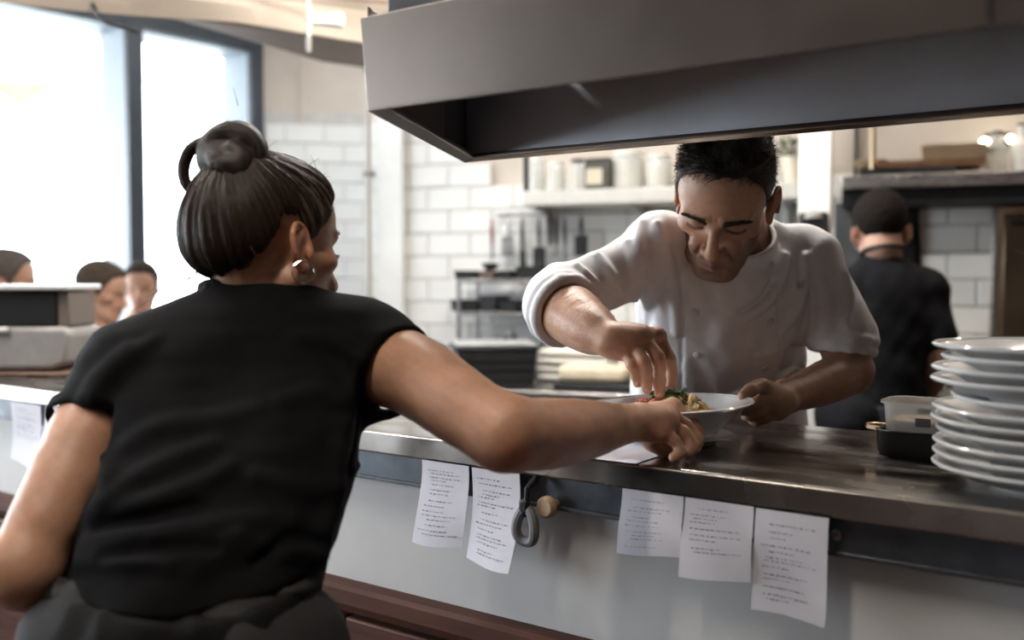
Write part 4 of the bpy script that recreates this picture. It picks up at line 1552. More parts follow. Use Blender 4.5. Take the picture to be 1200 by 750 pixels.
def legs(parent, hip, foot_l, foot_r, m, shoe_m, r=.088):
    lo = np.minimum(np.minimum(foot_l, foot_r), hip) - .16; hi = np.maximum(np.maximum(foot_l, foot_r), hip) + .16
    lo[2] = 0
    F = Field(lo, hi, .010)
    hip = np.asarray(hip, float)
    for s, f in ((-1, foot_l), (1, foot_r)):
        f = np.asarray(f, float)
        h = hip + (f - hip) * np.array([.75, .75, 0]) * .8
        kn = (h + f) / 2 + np.array([0, -.0, .03])
        F.chain([h, kn, f + np.array([0, 0, .08])], [r, r * .72, r * .55], .04)
    F.cap(hip + np.array([-.06, 0, .02]), hip + np.array([.06, 0, .02]), .115, .115, .05)
    F.disp(lambda x, y, z: .004 * fbm(4, .12, 2)(x, y, z))
    F.mesh('trousers', m, parent)
    return None


def shoe(parent, f, d, m):
    f = np.asarray(f, float); d = np.array([d[0], d[1], 0], float); d /= np.linalg.norm(d)
    F = Field(f - .24, f + .24, .008)
    F.cap(f + np.array([0, 0, .045]) - d * .04, f + np.array([0, 0, .036]) + d * .15, .044, .036, .02)
    F.cap(f + np.array([0, 0, .05]), f + np.array([0, 0, .11]), .045, .045, .03)
    F.plane((0, 0, .003), (0, 0, -1), .004)
    F.mesh('shoe', m, parent)


def folds(F, lst, k=.008, gain=2.0):
    """raised cloth folds: each (list of px, radius, lift)"""
    for pts, r, lift in lst:
        q = []
        for px, py in pts:
            h = F.at_px(px, py)
            if h is not None:
                q.append(h)
        if len(q) > 1:
            q = np.array(q)
            g = F.grad(q)
            q = q + g * (lift * gain - r)
            n = len(q)
            rs = [r * (.45 + .55 * math.sin(PI * (i + .5) / n)) for i in range(n)]
            F.chain(list(q), rs, k)


def creases(F, lst, k=.010):
    """sunk cloth creases"""
    for pts, r, depth in lst:
        q = [F.at_px(px, py) for px, py in pts]
        q = [p for p in q if p is not None]
        if len(q) > 1:
            q = np.array(q)
            q = q + F.grad(q) * (r - depth * 1.5)
            n = len(q)
            F.chain(list(q), [r * (.5 + .5 * math.sin(PI * (i + .5) / n)) for i in range(n)], k, '-')


def px_loft(sec, rot, ex=2.4):
    """sections (py, left px, right px, depth, half depth) from top to bottom -> loft arguments rising in z"""
    out = []
    for py, l, r, d, b in sec:
        c = P((l + r) / 2, py, d)
        out.append((c[2], c[0], c[1], (r - l) / 2 * d / FPX, b))
    out.sort()
    zs, cx, cy, a, b = zip(*out)
    return zs, cx, cy, a, b


# ------------------------------------------------------------------ the chef
def make_chef():
    hd = Head((.3525, 1.655, 1.4385), (-.315, -.69, -.64), (-.11, -.66, .74), 1.0)
    base = P(850, 575, 2.0)
    root = empty('person', (base[0], base[1], 0), 0, 'dark haired chef in a white jacket leaning over the plate, right hand sprinkling garnish', 'person')
    # ---------------- body
    F = Field((-.04, 1.33, 1.00), (.70, 1.93, 1.60), .0022)
    hd.build(F)
    nb = P(868, 280, 1.775)
    F.cap(hd.w((0, .035, -.05)), nb, .052, .055, .02)
    F.cap(hd.w((0, .0, -.075)), nb + np.array([0, -.02, -.03]), .042, .046, .02)
    AD = .075
    Rs, Ls = P(775, 292, 1.75), P(958, 292, 1.80)
    nl = nb + np.array([0, 0, -.05])
    F.cap(nl, P(776, 300, 1.74), .042, .038, .03); F.cap(nl, P(940, 318, 1.80), .042, .038, .03)
    ch = P(850, 345, 1.83)
    F.ell(ch, (.135, .085, .12), None, .04)
    # right arm (to the left in the photo): elbow out, hand over the plate
    wr = P(716, 399, 1.418 + AD)
    F.chain([P(776, 292, 1.755), P(708, 333, 1.70), P(652, 356, 1.66)], [.042, .038, .042], .02)
    F.chain([P(652, 356, 1.657), P(670, 369, 1.605), P(692, 385, 1.54), P(706, 393, 1.51), wr], [.045, .0485, .0395, .0300, .0265], .012)
    F.ell(P(705, 386, 1.432 + AD), (.011, .011, .009), None, .012)      # wrist bone
    mcp = [P(731, 411, 1.405 + AD), P(741, 402, 1.405 + AD), P(753, 395, 1.415 + AD), P(770, 394, 1.435 + AD)]
    for q, r in zip(mcp, (.0135, .0150, .0155, .0150)):
        F.cap(wr + (q - wr) * .12, q, .018, r, .014)
        F.ell(q, (r * .80,) * 3, None, .006)
    F.ell((wr + mcp[1] + mcp[2]) / 3 + np.array([0, .006, -.002]), (.030, .022, .024), None, .016)
    fingers = [
        [mcp[0], P(741, 428, 1.388 + AD), P(746, 441, 1.395 + AD), P(747, 449, 1.41 + AD)],
        [mcp[1], P(754, 424, 1.385 + AD), P(758, 444, 1.392 + AD), P(758, 456, 1.405 + AD)],
        [mcp[2], P(771, 420, 1.395 + AD), P(773, 445, 1.405 + AD), P(773, 461, 1.415 + AD)],
        [mcp[3], P(784, 420, 1.425 + AD), P(787, 443, 1.43 + AD), P(785, 459, 1.425 + AD)]]
    for pts, r in zip(fingers, (.0089, .0097, .0102, .0099)):
        finger(F, pts, r * 1.06, r * .80, .0035)
    finger(F, [P(724, 404, 1.44 + AD), P(748, 424, 1.465 + AD), P(768, 444, 1.455 + AD), P(779, 459, 1.44 + AD)], .0145, .0098, .010)
    # left arm: forearm along the counter edge, hand holding the rim
    el = P(996, 434, 1.765)
    F.chain([P(942, 316, 1.80), P(966, 354, 1.805), P(984, 395, 1.79), el], [.040, .040, .041, .040], .02)
    wl = P(922, 464, 1.635)
    F.chain([el, P(968, 448, 1.715), P(945, 457, 1.675), wl], [.040, .0385, .032, .0265], .012)
    lm = [P(905, 458, 1.60), P(902, 468, 1.585), P(906, 477, 1.585), P(911, 484, 1.60)]
    for q, r in zip(lm, (.0140, .0155, .0150, .0135)):
        F.cap(wl, q, .021, r, .014)
    F.ell((wl + lm[1] + lm[2]) / 3, (.030, .022, .020), None, .015)
    finger(F, [lm[0], P(893, 452, 1.572), P(880, 457, 1.548), P(871, 464, 1.536)], .0125, .0092, .008)      # thumb over the rim
    lf = [[lm[1], P(888, 471, 1.572), P(878, 478, 1.568), P(871, 482, 1.572)],
          [lm[2], P(890, 481, 1.575), P(880, 487, 1.580), P(874, 488, 1.590)],
          [lm[3], P(897, 489, 1.585), P(887, 493, 1.592), P(881, 492, 1.604)]]
    for pts, r in zip(lf, (.0100, .0100, .0092)):
        finger(F, pts, r * 1.04, r * .82)
    F.disp(lambda x, y, z: .0004 * fbm(21, .04, 2)(x, y, z))
    red = [(q, .014) for q in mcp] + [(p[-1], .012) for p in fingers] + [(p[1], .010) for p in fingers]
    body = F.mesh('body', SKIN, root, col=skin_col((.47, .255, .165), hd, stubble=.85, lip=(.25, .105, .085), knuckles=red))
    # nails of the pinching hand and the thumb on the rim
    nm = mat('nail', (.60, .36, .29), .25)
    t = []
    for f in fingers[:4]:
        tip, d = f[-1], f[-1] - f[-2]
        v = CAM - tip
        h = F.hit(CAM, (tip - d / np.linalg.norm(d) * .001) - CAM)
        if h is not None:
            t.append((h + F.grad(h[None])[0] * .0004, d, F.grad(h[None])[0], .0095))
    nails('fingernails', t, root, nm)
    # brows and lashes
    mb = np.random.default_rng(2)
    bp = []
    for s in (-1, 1):
        for _ in range(520):
            u = mb.random()
            x = s * (.011 + .040 * u)
            z = .0105 + .0050 * math.sin(min(1, u * 1.2) * 1.9) - .003 * u + mb.normal() * .0034 * (1 - .55 * u)
            p = F.hit(hd.w((x, -.2, z)), hd.R @ np.array([0, 1.0, 0]), t0=.02, tmax=.2)
            if p is None: continue
            g = F.grad(p[None])[0]
            d = hd.R @ np.array([s * (.75 + .2 * u), .25 * u, .55 * (1 - 1.25 * u) + mb.normal() * .2])
            d = d / np.linalg.norm(d)
            l = .007
            bp.append([p, p + d * l * .5 + g * .0012, p + d * l + g * .0010])
    to_curves('eyebrows', np.array(bp), .00034, LASH, root)
    bp = []
    for s in (-1, 1):
        pts = hd.lash_line(s)
        for i in range(len(pts) - 1):
            for uu in np.linspace(0, 1, 7):
                a = np.array(pts[i]) * (1 - uu) + np.array(pts[i + 1]) * uu
                p = F.hit(hd.w((a[0], -.2, a[2])), hd.R @ np.array([0, 1.0, 0]), t0=.02, tmax=.2)
                if p is None: continue
                d = hd.R @ np.array([(a[0] - s * .032) * 18, -.8, -.55]); d /= np.linalg.norm(d)
                bp.append([p, p + d * .0035, p + d * .0065 + hd.R @ np.array([0, 0, .0006])])
    to_curves('eyelashes', np.array(bp), .00032, LASH, root)
    # short hairs on the forearms
    fh = np.random.default_rng(14)
    bp = []
    for a, b, r0 in ((P(668, 368, 1.605), wr, .044), (el, wl, .036)):
        ax = (b - a) / np.linalg.norm(b - a)
        for _ in range(650):
            u = fh.uniform(.05, .95); c = a + (b - a) * u
            dv = np.cross(ax, fh.normal(size=3)); dv /= np.linalg.norm(dv)
            if dv[2] < -.35: continue
            h = F.hit(c + dv * .075, -dv, t0=.0, tmax=.075)
            if h is None: continue
            g = F.grad(h[None])[0]
            t = ax * .8 + fh.normal(size=3) * .35; t = t - g * (t @ g); t /= np.linalg.norm(t)
            l = fh.uniform(.004, .009)
            bp.append([h, h + t * l * .5 + g * l * .22, h + t * l + g * l * .20])
    to_curves('arm_hairs', np.array(bp), .00012, LASH, root)
    # ---------------- hair
    H = Field(hd.o - .17, hd.o + .17, .003)
    hd.e(H, (0, .012, .037), (.0772, .100, .085), .01)
    hd.e(H, (0, -.035, .037), (.0662, .0605, .0645), .03)
    zone = hairline([-.12, -.078, -.066, -.052, -.040, -.030, -.018, -.004, .004, .030, .045, .075, .12],
                    [.087, .085, .074, .046, .022, .010, -.024, -.030, .016, .020, -.030, -.058, -.060], .016)
    zone_cut(H, hd, zone, .006)
    cap_o = H.mesh('hair', HAIR_CAP, root)
    V = np.zeros(len(cap_o.data.vertices) * 3, np.float32); cap_o.data.vertices.foreach_get('co', V); V = V.reshape(-1, 3).astype(float)
    r = np.random.default_rng(5)
    L = hd.loc(V)
    top = L[:, 2] > np.interp(L[:, 1], [-.12, 0, .12], [.0, -.05, -.07])
    V = V[top]; L = L[top]
    pick = r.integers(0, len(V), 16000)
    p = V[pick] + r.normal(size=(16000, 3)) * .0016; l = L[pick]
    g = H.grad(p)
    up = np.clip((l[:, 2] - .045) / .06, 0, 1)[:, None]
    comb_top = hd.R @ np.array([-.30, -.60, .50]); comb_side = hd.R @ np.array([0, .45, -.8])
    comb = up * comb_top + (1 - up) * comb_side
    n1, n2, n3 = fbm(31, .03, 2), fbm(32, .03, 2), fbm(33, .03, 2)
    clump = np.stack([n1(*p.T), n2(*p.T), n3(*p.T)], 1)
    d = g * (.34 + .22 * up) + comb * .9 + clump * .30 + r.normal(size=p.shape) * .13
    d /= np.linalg.norm(d, axis=1, keepdims=True)
    ln = (.008 + .011 * up[:, 0]) * r.uniform(.7, 1.25, len(p))
    S = []
    for i in range(5):
        u = i / 4
        S.append(p - g * .003 + d * (ln * u)[:, None] + comb * (ln * .35 * u * u)[:, None])
    c = np.array([.020, .013, .010])[None] * r.uniform(.6, 1.6, (16000, 1))
    grey = r.random(16000) < .02
    c[grey] = (.22, .19, .17)
    to_curves('hair_strands', np.stack(S, 1), .00042, HAIR, cap_o, c)
    # ---------------- jacket
    J = Field((-.06, 1.42, .82), (.74, 2.18, 1.50), .0036)
    sec = [(272, 835, 895, 1.80, .050), (286, 800, 928, 1.80, .080), (308, 762, 950, 1.80, .108), (340, 744, 955, 1.82, .124), (390, 741, 947, 1.86, .124),
           (450, 737, 944, 1.93, .118), (500, 742, 946, 1.97, .115), (560, 735, 955, 1.99, .118), (605, 730, 962, 2.0, .12)]
    J.loft(*px_loft(sec, 0), rot=.20, ex=2.3, k=.02)
    J.cap(P(850, 282, 1.79), P(778, 288, 1.755), .050, .056, .03)
    J.cap(P(885, 284, 1.80), P(946, 303, 1.80), .046, .052, .03)
    J.chain([P(776, 290, 1.755), P(708, 331, 1.70), P(655, 353, 1.665)], [.059, .052, .055], .03)
    cuff = P(662, 364, 1.62); fd = P(706, 393, 1.51) - P(640, 349, 1.66); fd /= np.linalg.norm(fd)
    J.cap(P(652, 356, 1.66), cuff, .056, .059, .02)
    J.chain([P(946, 306, 1.80), P(968, 350, 1.805), P(986, 392, 1.79)], [.056, .056, .058], .03)
    # broad drapery, then creases
    w1, w2 = fbm(41, .16, 2), fbm(44, .07, 2)
    J.disp(lambda x, y, z: .0035 * w1(x, y, z * .55) + .0016 * w2(x, y, z * .6))
    J.plane(cuff, fd, .004, (cuff - .10, cuff + .10))
    lc = P(987, 409, 1.787); ld = np.array([-.12, -.10, -1.0])
    J.plane(lc, ld, .004, (lc - np.array([.1, .1, .14]), lc + .075))
    folds(J, [
        ([(752, 262), (748, 290), (752, 325), (758, 360)], .012, .006),
        ([(700, 300), (716, 322), (728, 345), (730, 365)], .009, .005),
        ([(676, 312), (694, 330), (706, 350), (712, 372)], .008, .005),
        ([(655, 325), (672, 335), (684, 350), (692, 368)], .007, .004),
        ([(735, 285), (742, 315), (744, 350), (740, 380)], .009, .005),
        ([(770, 262), (782, 300), (790, 345), (793, 390)], .010, .005),
        ([(920, 300), (912, 330), (895, 355), (872, 372)], .012, .006),
        ([(945, 300), (940, 340), (928, 370), (905, 400)], .010, .006),
        ([(935, 385), (915, 405), (890, 415)], .008, .005),
        ([(965, 330), (972, 360), (968, 392)], .009, .005),
        ([(990, 320), (996, 350), (992, 380)], .008, .005),
        ([(930, 430), (905, 445), (870, 462), (840, 478)], .009, .005),
        ([(765, 420), (770, 445), (780, 465)], .008, .004),
    ])
    creases(J, [
        ([(757, 300), (762, 340), (757, 385)], .006, .006),
        ([(938, 330), (944, 365), (936, 400), (940, 430)], .007, .008),
        ([(690, 322), (704, 342), (712, 362)], .004, .004),
        ([(668, 322), (684, 338), (694, 358)], .004, .004),
        ([(905, 330), (890, 352), (868, 366)], .005, .004),
    ])
    # double breasted front: a raised flap edge and a piping line
    J.disp(lambda x, y, z: -.0016 * np.exp(-np.clip(np.abs((600 + FPX * x / y) - 856) - 54, 0, None) ** 2 / 2.0) * (y < 1.86) * (z < 1.36))
    creases(J, [([(799, y) for y in range(325, 495, 12)], .0022, .0020), ([(912, y) for y in range(318, 495, 12)], .0018, .0014)], .003)
    # hollow the sleeves and the neck
    J.cap(cuff - fd * .004, cuff + fd * .05, .0485, .0485, .004, '-')
    J.cap(lc + np.array([0, 0, .0]), lc + np.array([-.01, -.01, -.05]), .0465, .0465, .004, '-')
    J.cap(P(866, 285, 1.79), hd.w((0, .02, -.06)), .062, .060, .004, '-')
    # rolled cuffs
    for c0, ax, rr, tr in ((cuff, fd, .0535, .0095), (cuff - fd * .016, fd, .0555, .0085), (lc, ld, .0525, .0095), (lc - ld * .018, ld, .055, .0085)):
        pts = ring_pts(c0, ax, rr, 25)
        J.chain(pts, [tr + .0012 * math.sin(3 * i) for i in range(25)], .004)
    # standing collar
    ca = np.array([-.05, -.60, .80]); ca /= np.linalg.norm(ca)
    for hgt, rr in ((0, .0735), (.010, .0715), (.020, .0695), (.028, .068)):
        pts = ring_pts(P(857, 284, 1.735) + ca * (hgt - .012), ca, rr + .004, 33)
        J.chain(pts, [.0048] * 33, .004)
    jk = J.mesh('jacket', mat('white_cotton', (.80, .78, .80), .82, noise=.04, nscale=60, bump=.12, bscale=900, sheen=.1), root)
    mbt = mat('button', (.62, .60, .62), .5)
    for px, py in ((813, 314), (815, 366), (817, 416), (904, 311), (903, 377), (897, 432)):
        h = J.at_px(px, py)
        if h is None: continue
        g = J.grad(h[None])[0]
        o = MB().lathe([(0, -.002), (.0062, -.002), (.0075, 0), (.0070, .0022), (.004, .0036), (0, .004)], n=16).build('button', mbt, root, smooth=True)
        o.rotation_mode = 'QUATERNION'
        o.location = Vector(h) - root.location
        o.rotation_quaternion = Vector(g).to_track_quat('Z', 'Y')
    bt = P(846, 590, 2.0)
    tr = mat('navy_trousers', (.025, .035, .06), .85, noise=.2)
    legs(root, (bt[0], bt[1], .90), (bt[0] - .13, bt[1] + .02, 0), (bt[0] + .12, bt[1] + .02, 0), tr, None)
    for s in (-.13, .12):
        shoe(root, (bt[0] + s, bt[1] + .02, 0), (-.3, -1), M['black_plastic'])
    ap_ = Field((.15, 1.75, .35), (.72, 2.2, .98), .008)
    sec = [(565, 733, 957, 1.985, .126), (640, 728, 965, 2.0, .135), (760, 724, 970, 2.0, .14)]
    zs, cx, cy, a, b = px_loft(sec, 0)
    ap_.loft((.40,) + tuple(zs), (cx[0],) + tuple(cx), (cy[0],) + tuple(cy), (a[0],) + tuple(a), (b[0],) + tuple(b), rot=.2, k=.01)
    ap_.plane((0, cy[0] + .02, 0), (0, 1, 0))
    ap_.mesh('apron', mat('blue_apron', (.10, .17, .28), .85, noise=.1), root)
    return root


CHEF = make_chef()
# ------------------------------------------------------------------ the waitress, seen from behind
def swirl_hair(H, head, root, parent, n, col, rad=.00045):
    pass


def make_woman():
    hd = Head((-.3185, 1.293, 1.343), (.62, .77, -.16), (-.03, .19, .98), .97, female=True)
    foot = P(200, 700, 1.0)
    root = empty('person', (-.36, 1.02, 0), 0, 'woman with a dark bun and hoop earring, in black, reaching out to the plate', 'person')
    # ---------------- body
    F = Field((-.66, .90, .80), (.30, 1.60, 1.52), .0028)
    hd.build(F)
    nb = P(290, 352, 1.285)
    nk_ = P(304, 352, 1.287)
    F.cap(hd.w((0, .030, -.045)), nk_ + np.array([0, -.01, -.01]), .043, .046, .015)
    F.cap(hd.w((0, .005, -.08)), nk_ + np.array([.005, .01, 0]), .038, .044, .015)
    Rs, Ls = P(428, 420, 1.285), P(142, 446, 1.215)
    low = np.array([0, .02, -.085])
    F.cap(nb + low, Rs, .038, .045, .03); F.cap(nb + low, Ls, .038, .045, .03)
    F.ell(P(270, 490, 1.25), (.12, .075, .085), None, .03)
    el = P(592, 508, 1.130)
    F.chain([Rs, P(486, 440, 1.235), P(545, 480, 1.165), el], [.056, .0505, .0455, .0405], .02)
    HD = -.03
    wr = P(748, 495, 1.335)
    F.chain([el, P(632, 509, 1.17), P(682, 504, 1.235), P(722, 498, 1.30), wr], [.0405, .0430, .0385, .0290, .0248], .02)
    F.ell(P(598, 519, 1.126), (.017, .015, .015), None, .02)            # point of the elbow
    F.ell(P(748, 481, 1.333), (.009, .009, .008), None, .010)
    mcp = [P(788, 477, 1.435 + HD), P(784, 487, 1.405 + HD), P(779, 497, 1.380 + HD), P(773, 506, 1.360 + HD)]
    for q, r in zip(mcp, (.0140, .0145, .0140, .0130)):
        F.cap(wr + (q - wr) * .1, q, .0175, r, .014)
        F.ell(q, (r * .82,) * 3, None, .006)
    F.ell((wr + mcp[1] + mcp[2]) / 3, (.026, .022, .020), None, .016)
    fingers = [
        [mcp[0], P(805, 489, 1.440 + HD), P(818, 505, 1.432 + HD), P(820, 517, 1.425 + HD)],
        [mcp[1], P(804, 499, 1.410 + HD), P(817, 515, 1.403 + HD), P(814, 527, 1.398 + HD)],
        [mcp[2], P(801, 507, 1.384 + HD), P(811, 523, 1.377 + HD), P(804, 533, 1.372 + HD)],
        [mcp[3], P(790, 516, 1.362 + HD), P(797, 529, 1.357 + HD), P(789, 536, 1.355 + HD)]]
    for pts, r in zip(fingers, (.0090, .0095, .0092, .0082)):
        finger(F, pts, r * 1.06, r * .84)
    finger(F, [P(752, 504, 1.375 + HD), P(764, 518, 1.395 + HD), P(778, 527, 1.405 + HD), P(790, 530, 1.415 + HD)], .0135, .0092, .010)
    # left arm, folded in front of the waist
    le = P(27, 668, 1.055)
    F.chain([P(150, 448, 1.215), P(110, 500, 1.165), P(68, 585, 1.10), le], [.045, .0455, .042, .038], .02)
    lw = P(150, 690, 1.26)
    F.chain([le, P(70, 688, 1.13), lw], [.038, .036, .027], .02)
    kn = [lw + np.array([.055 + .004 * i, .02, .022 - .018 * i]) for i in range(4)]
    for i, q in enumerate(kn):
        F.cap(lw, q, .019, .013, .012)
        finger(F, [q, q + np.array([.034, .004, -.004]), q + np.array([.052, -.014, -.010]), q + np.array([.050, -.030, -.014])], .0090, .0072)
    finger(F, [lw + np.array([.01, 0, .02]), lw + np.array([.035, -.02, .038]), lw + np.array([.06, -.03, .036])], .0125, .009, .01)
    F.disp(lambda x, y, z: .0005 * fbm(22, .05, 2)(x, y, z))
    red = [(q, .014) for q in mcp] + [(P(600, 530, 1.09), .02)]
    F.mesh('body', SKIN, root, col=skin_col((.50, .27, .175), hd, lip=(.42, .18, .15), knuckles=red))
    # lashes seen past the cheek
    bp = []
    for s in (-1, 1):
        pts = hd.lash_line(s)
        for i in range(len(pts) - 1):
            for uu in np.linspace(0, 1, 7):
                a = np.array(pts[i]) * (1 - uu) + np.array(pts[i + 1]) * uu
                p = F.hit(hd.w((a[0], -.2, a[2])), hd.R @ np.array([0, 1.0, 0]), t0=.02, tmax=.2)
                if p is None: continue
                d = hd.R @ np.array([(a[0] - s * .032) * 26, -.9, -.25]); d /= np.linalg.norm(d)
                bp.append([p, p + d * .005, p + d * .009 + hd.R @ np.array([0, 0, .002])])
    to_curves('eyelashes', np.array(bp), .0005, LASH, root)
    bp = []
    r = np.random.default_rng(12)
    for s in (-1, 1):
        for _ in range(160):
            u = r.random(); x = s * (.012 + .038 * u)
            p = F.hit(hd.w((x, -.2, .018 + .007 * math.sin(u * 2.4) + r.normal() * .0014)), hd.R @ np.array([0, 1.0, 0]), t0=.02, tmax=.2)
            if p is None: continue
            g = F.grad(p[None])[0]; d = hd.R @ np.array([s * .9, .3 * u, .2 - .5 * u]); d /= np.linalg.norm(d)
            bp.append([p, p + d * .003 + g * .001, p + d * .007 + g * .001])
    to_curves('eyebrows', np.array(bp), .0003, LASH, root)
    # ---------------- hair drawn up into the bun
    H = Field(hd.o - .20, hd.o + .20, .003)
    s = hd.s
    hd.e(H, (0, .010, .036), (.0800, .100, .085), .01)
    hd.e(H, (0, -.034, .042), (.071, .066, .069), .03)
    hd.e(H, (0, .060, -.004), (.062, .050, .054), .04)
    bb = P(284, 206, 1.262)                                        # where the bun sits
    H.ell(bb, (.030, .030, .022), None, .025)
    zone = hairline([-.12, -.080, -.066, -.052, -.040, -.030, -.018, -.004, .006, .030, .040, .060, .09, .14],
                    [.078, .074, .058, .036, .016, .002, -.012, -.006, .018, .014, -.020, -.058, -.074, -.078], .006)
    n0 = fbm(61, .05, 2)
    zone_cut(H, hd, zone, .022)
    # strand grooves running towards the bun
    bl = hd.loc(bb[None])[0]
    C0_ = np.array([0, .012, .02])
    bdir = (bl - C0_) / np.linalg.norm(bl - C0_)
    ex = np.cross(bdir, (1, 0, 0)); ex /= np.linalg.norm(ex); ey = np.cross(bdir, ex)
    def groove(x, y, z):
        L = hd.loc(np.stack([x, y, z], 1)) - C0_
        a = np.arctan2(L @ ey, L @ ex)
        rr = np.linalg.norm(L - (L @ bdir)[:, None] * bdir, axis=1)
        return (.0010 * np.sin(a * 46 + 3 * np.sin(rr * 40)) + .0012 * np.sin(a * 19 + 1.7)) * np.clip(rr / .06, 0, 1)
    H.disp(groove)
    cap_o = H.mesh('hair', HAIR_CAP, root)
    V = np.zeros(len(cap_o.data.vertices) * 3, np.float32); cap_o.data.vertices.foreach_get('co', V); V = V.reshape(-1, 3).astype(float)
    L = hd.loc(V)
    ok = np.linalg.norm(L - C0_, axis=1) > np.interp(L[:, 2], [-.08, 0, .1], [.075, .070, .078])
    V = V[ok]
    N_ = 9500
    p0 = V[r.integers(0, len(V), N_)]
    # favour the rim of the hair so that strands run its whole length
    l0 = hd.loc(p0) - C0_
    r0 = np.linalg.norm(l0, axis=1, keepdims=True); d0 = l0 / r0
    K = 14
    tmax = np.clip(r.uniform(.35, 1.05, N_), 0, 1)
    dirs = []
    om = np.arccos(np.clip(d0 @ bdir, -1, 1)); so = np.sin(om) + 1e-6
    wob = r.normal(size=(N_, 3)) * .020
    wv = np.stack([fbm(71, .035, 2)(*p0.T), fbm(72, .035, 2)(*p0.T), fbm(73, .035, 2)(*p0.T)], 1) * .035
    for i in range(K):
        u = i / (K - 1) * tmax
        q = (np.sin((1 - u) * om) / so)[:, None] * d0 + (np.sin(u * om) / so)[:, None] * bdir
        q = q + (wob + wv) * (np.sin(PI * u))[:, None]
        dirs.append(q / np.linalg.norm(q, axis=1, keepdims=True))
    D = np.stack(dirs, 1)
    lo, hi = np.full((N_, K), .03), np.full((N_, K), .19)
    for _ in range(18):
        mid = (lo + hi) / 2
        f = H.sample(hd.ws((C0_ + D * mid[..., None]).reshape(-1, 3))).reshape(N_, K)
        ins = f < 0
        lo = np.where(ins, mid, lo); hi = np.where(ins, hi, mid)
    lift = r.uniform(.0, .0022, (N_, 1)) * np.sin(PI * np.linspace(.1, .95, K))[None]
    S = hd.ws((C0_ + D * (lo + lift)[..., None]).reshape(-1, 3)).reshape(N_, K, 3)
    good = (lo > .05).all(1) & (lo < .16).all(1)
    S = S[good]
    tone = r.uniform(.55, 1.9, (len(S), 1))
    c = np.array([.024, .014, .009])[None] * tone
    Lr = hd.loc(S[:, 0])
    temple = (Lr[:, 1] < -.015) & (r.random(len(S)) < .30)
    c[temple] = np.array([.20, .165, .13]) * r.uniform(.6, 1.2, (temple.sum(), 1))
    to_curves('hair_strands', S, .00048, HAIR, cap_o, c)
    # the bun: coiled locks
    B = Field(bb + np.array([-.12, -.10, -.06]), bb + np.array([.09, .12, .12]), .003)
    bc = P(266, 187, 1.262)
    B.ell(bc, (.036, .036, .030), None, .01)
    locks = []
    def arc(c, ax, rx, ry, a0, a1, n=14, drift=(0, 0, 0)):
        pts = ring_pts(c, ax, rx, n, a0, a1, ry)
        return [p + np.asarray(drift) * i / n for i, p in enumerate(pts)]
    vx = ray(266, 187); vx = vx / np.linalg.norm(vx)
    locks.append(([P(298, 196, 1.25), P(300, 178, 1.25), P(290, 163, 1.25), P(270, 157, 1.25), P(252, 166, 1.25), P(244, 184, 1.25), P(250, 203, 1.25)], .0165))
    locks.append(([P(250, 203, 1.25), P(262, 210, 1.235), P(276, 202, 1.228), P(282, 186, 1.228), P(272, 174, 1.232)], .0140))
    locks.append(([P(300, 180, 1.27), P(306, 170, 1.275), P(304, 186, 1.275), P(298, 200, 1.275)], .0085))
    locks.append(([P(252, 166, 1.25), P(236, 166, 1.255), P(222, 176, 1.258), P(215, 193, 1.26), P(215, 209, 1.26), P(221, 221, 1.26), P(234, 228, 1.262)], .0070))
    locks.append(([P(262, 158, 1.27), P(280, 153, 1.275), P(296, 164, 1.285), P(300, 184, 1.285), P(290, 204, 1.28)], .0140))
    locks.append(([P(246, 178, 1.24), P(256, 190, 1.225), P(268, 192, 1.22), P(280, 196, 1.225)], .0110))
    for pts, rr in locks:
        n = len(pts)
        B.chain(pts, [rr * (.72 + .28 * math.sin(PI * (i + .6) / n)) for i in range(n)], .006)
    bun = B.mesh('hair_bun', HAIR_CAP, root)
    SB = []; CB = []
    for pts, rr in locks:
        pts = np.array(pts)
        # resample the lock's axis
        seg = np.linalg.norm(np.diff(pts, axis=0), axis=1); cs = np.concatenate([[0], np.cumsum(seg)])
        uu = np.linspace(0, cs[-1], 22)
        ax_ = np.stack([np.interp(uu, cs, pts[:, k]) for k in range(3)], 1)
        for _ in range(2):
            ax_[1:-1] = .25 * ax_[:-2] + .5 * ax_[1:-1] + .25 * ax_[2:]
        tg = np.gradient(ax_, axis=0); tg /= np.linalg.norm(tg, axis=1, keepdims=True)
        x = np.cross(tg, vx); x /= np.linalg.norm(x, axis=1, keepdims=True); y = np.cross(tg, x)
        prof = rr * (.72 + .28 * np.sin(PI * np.linspace(.1, .95, 22)))
        for k in range(420):
            a = r.uniform(0, 2 * PI); tw = r.uniform(.6, 1.6)
            i0 = r.integers(0, 8); i1 = r.integers(14, 23)
            ii = np.linspace(i0, min(i1, 21), 12)
            j = ii.astype(int)
            ang = a + tw * ii / 22
            off = (x[j] * np.cos(ang)[:, None] + y[j] * np.sin(ang)[:, None]) * (prof[j] * r.uniform(.98, 1.06))[:, None]
            SB.append(ax_[j] + off)
            CB.append(np.array([.020, .012, .008]) * r.uniform(.5, 2.0))
    # loose hairs
    for k in range(46):
        a0 = S[r.integers(0, len(S))][0] if k < 26 else bc + r.normal(size=3) * .028
        g = (a0 - hd.o); g /= np.linalg.norm(g)
        t = r.normal(size=3); t /= np.linalg.norm(t)
        ln = r.uniform(.010, .028)
        uu = np.linspace(0, 1, 12)[:, None]
        SB.append(a0 + g * ln * uu * .6 + t * ln * uu ** 2 * .8)
        CB.append(np.array([.05, .03, .02]))
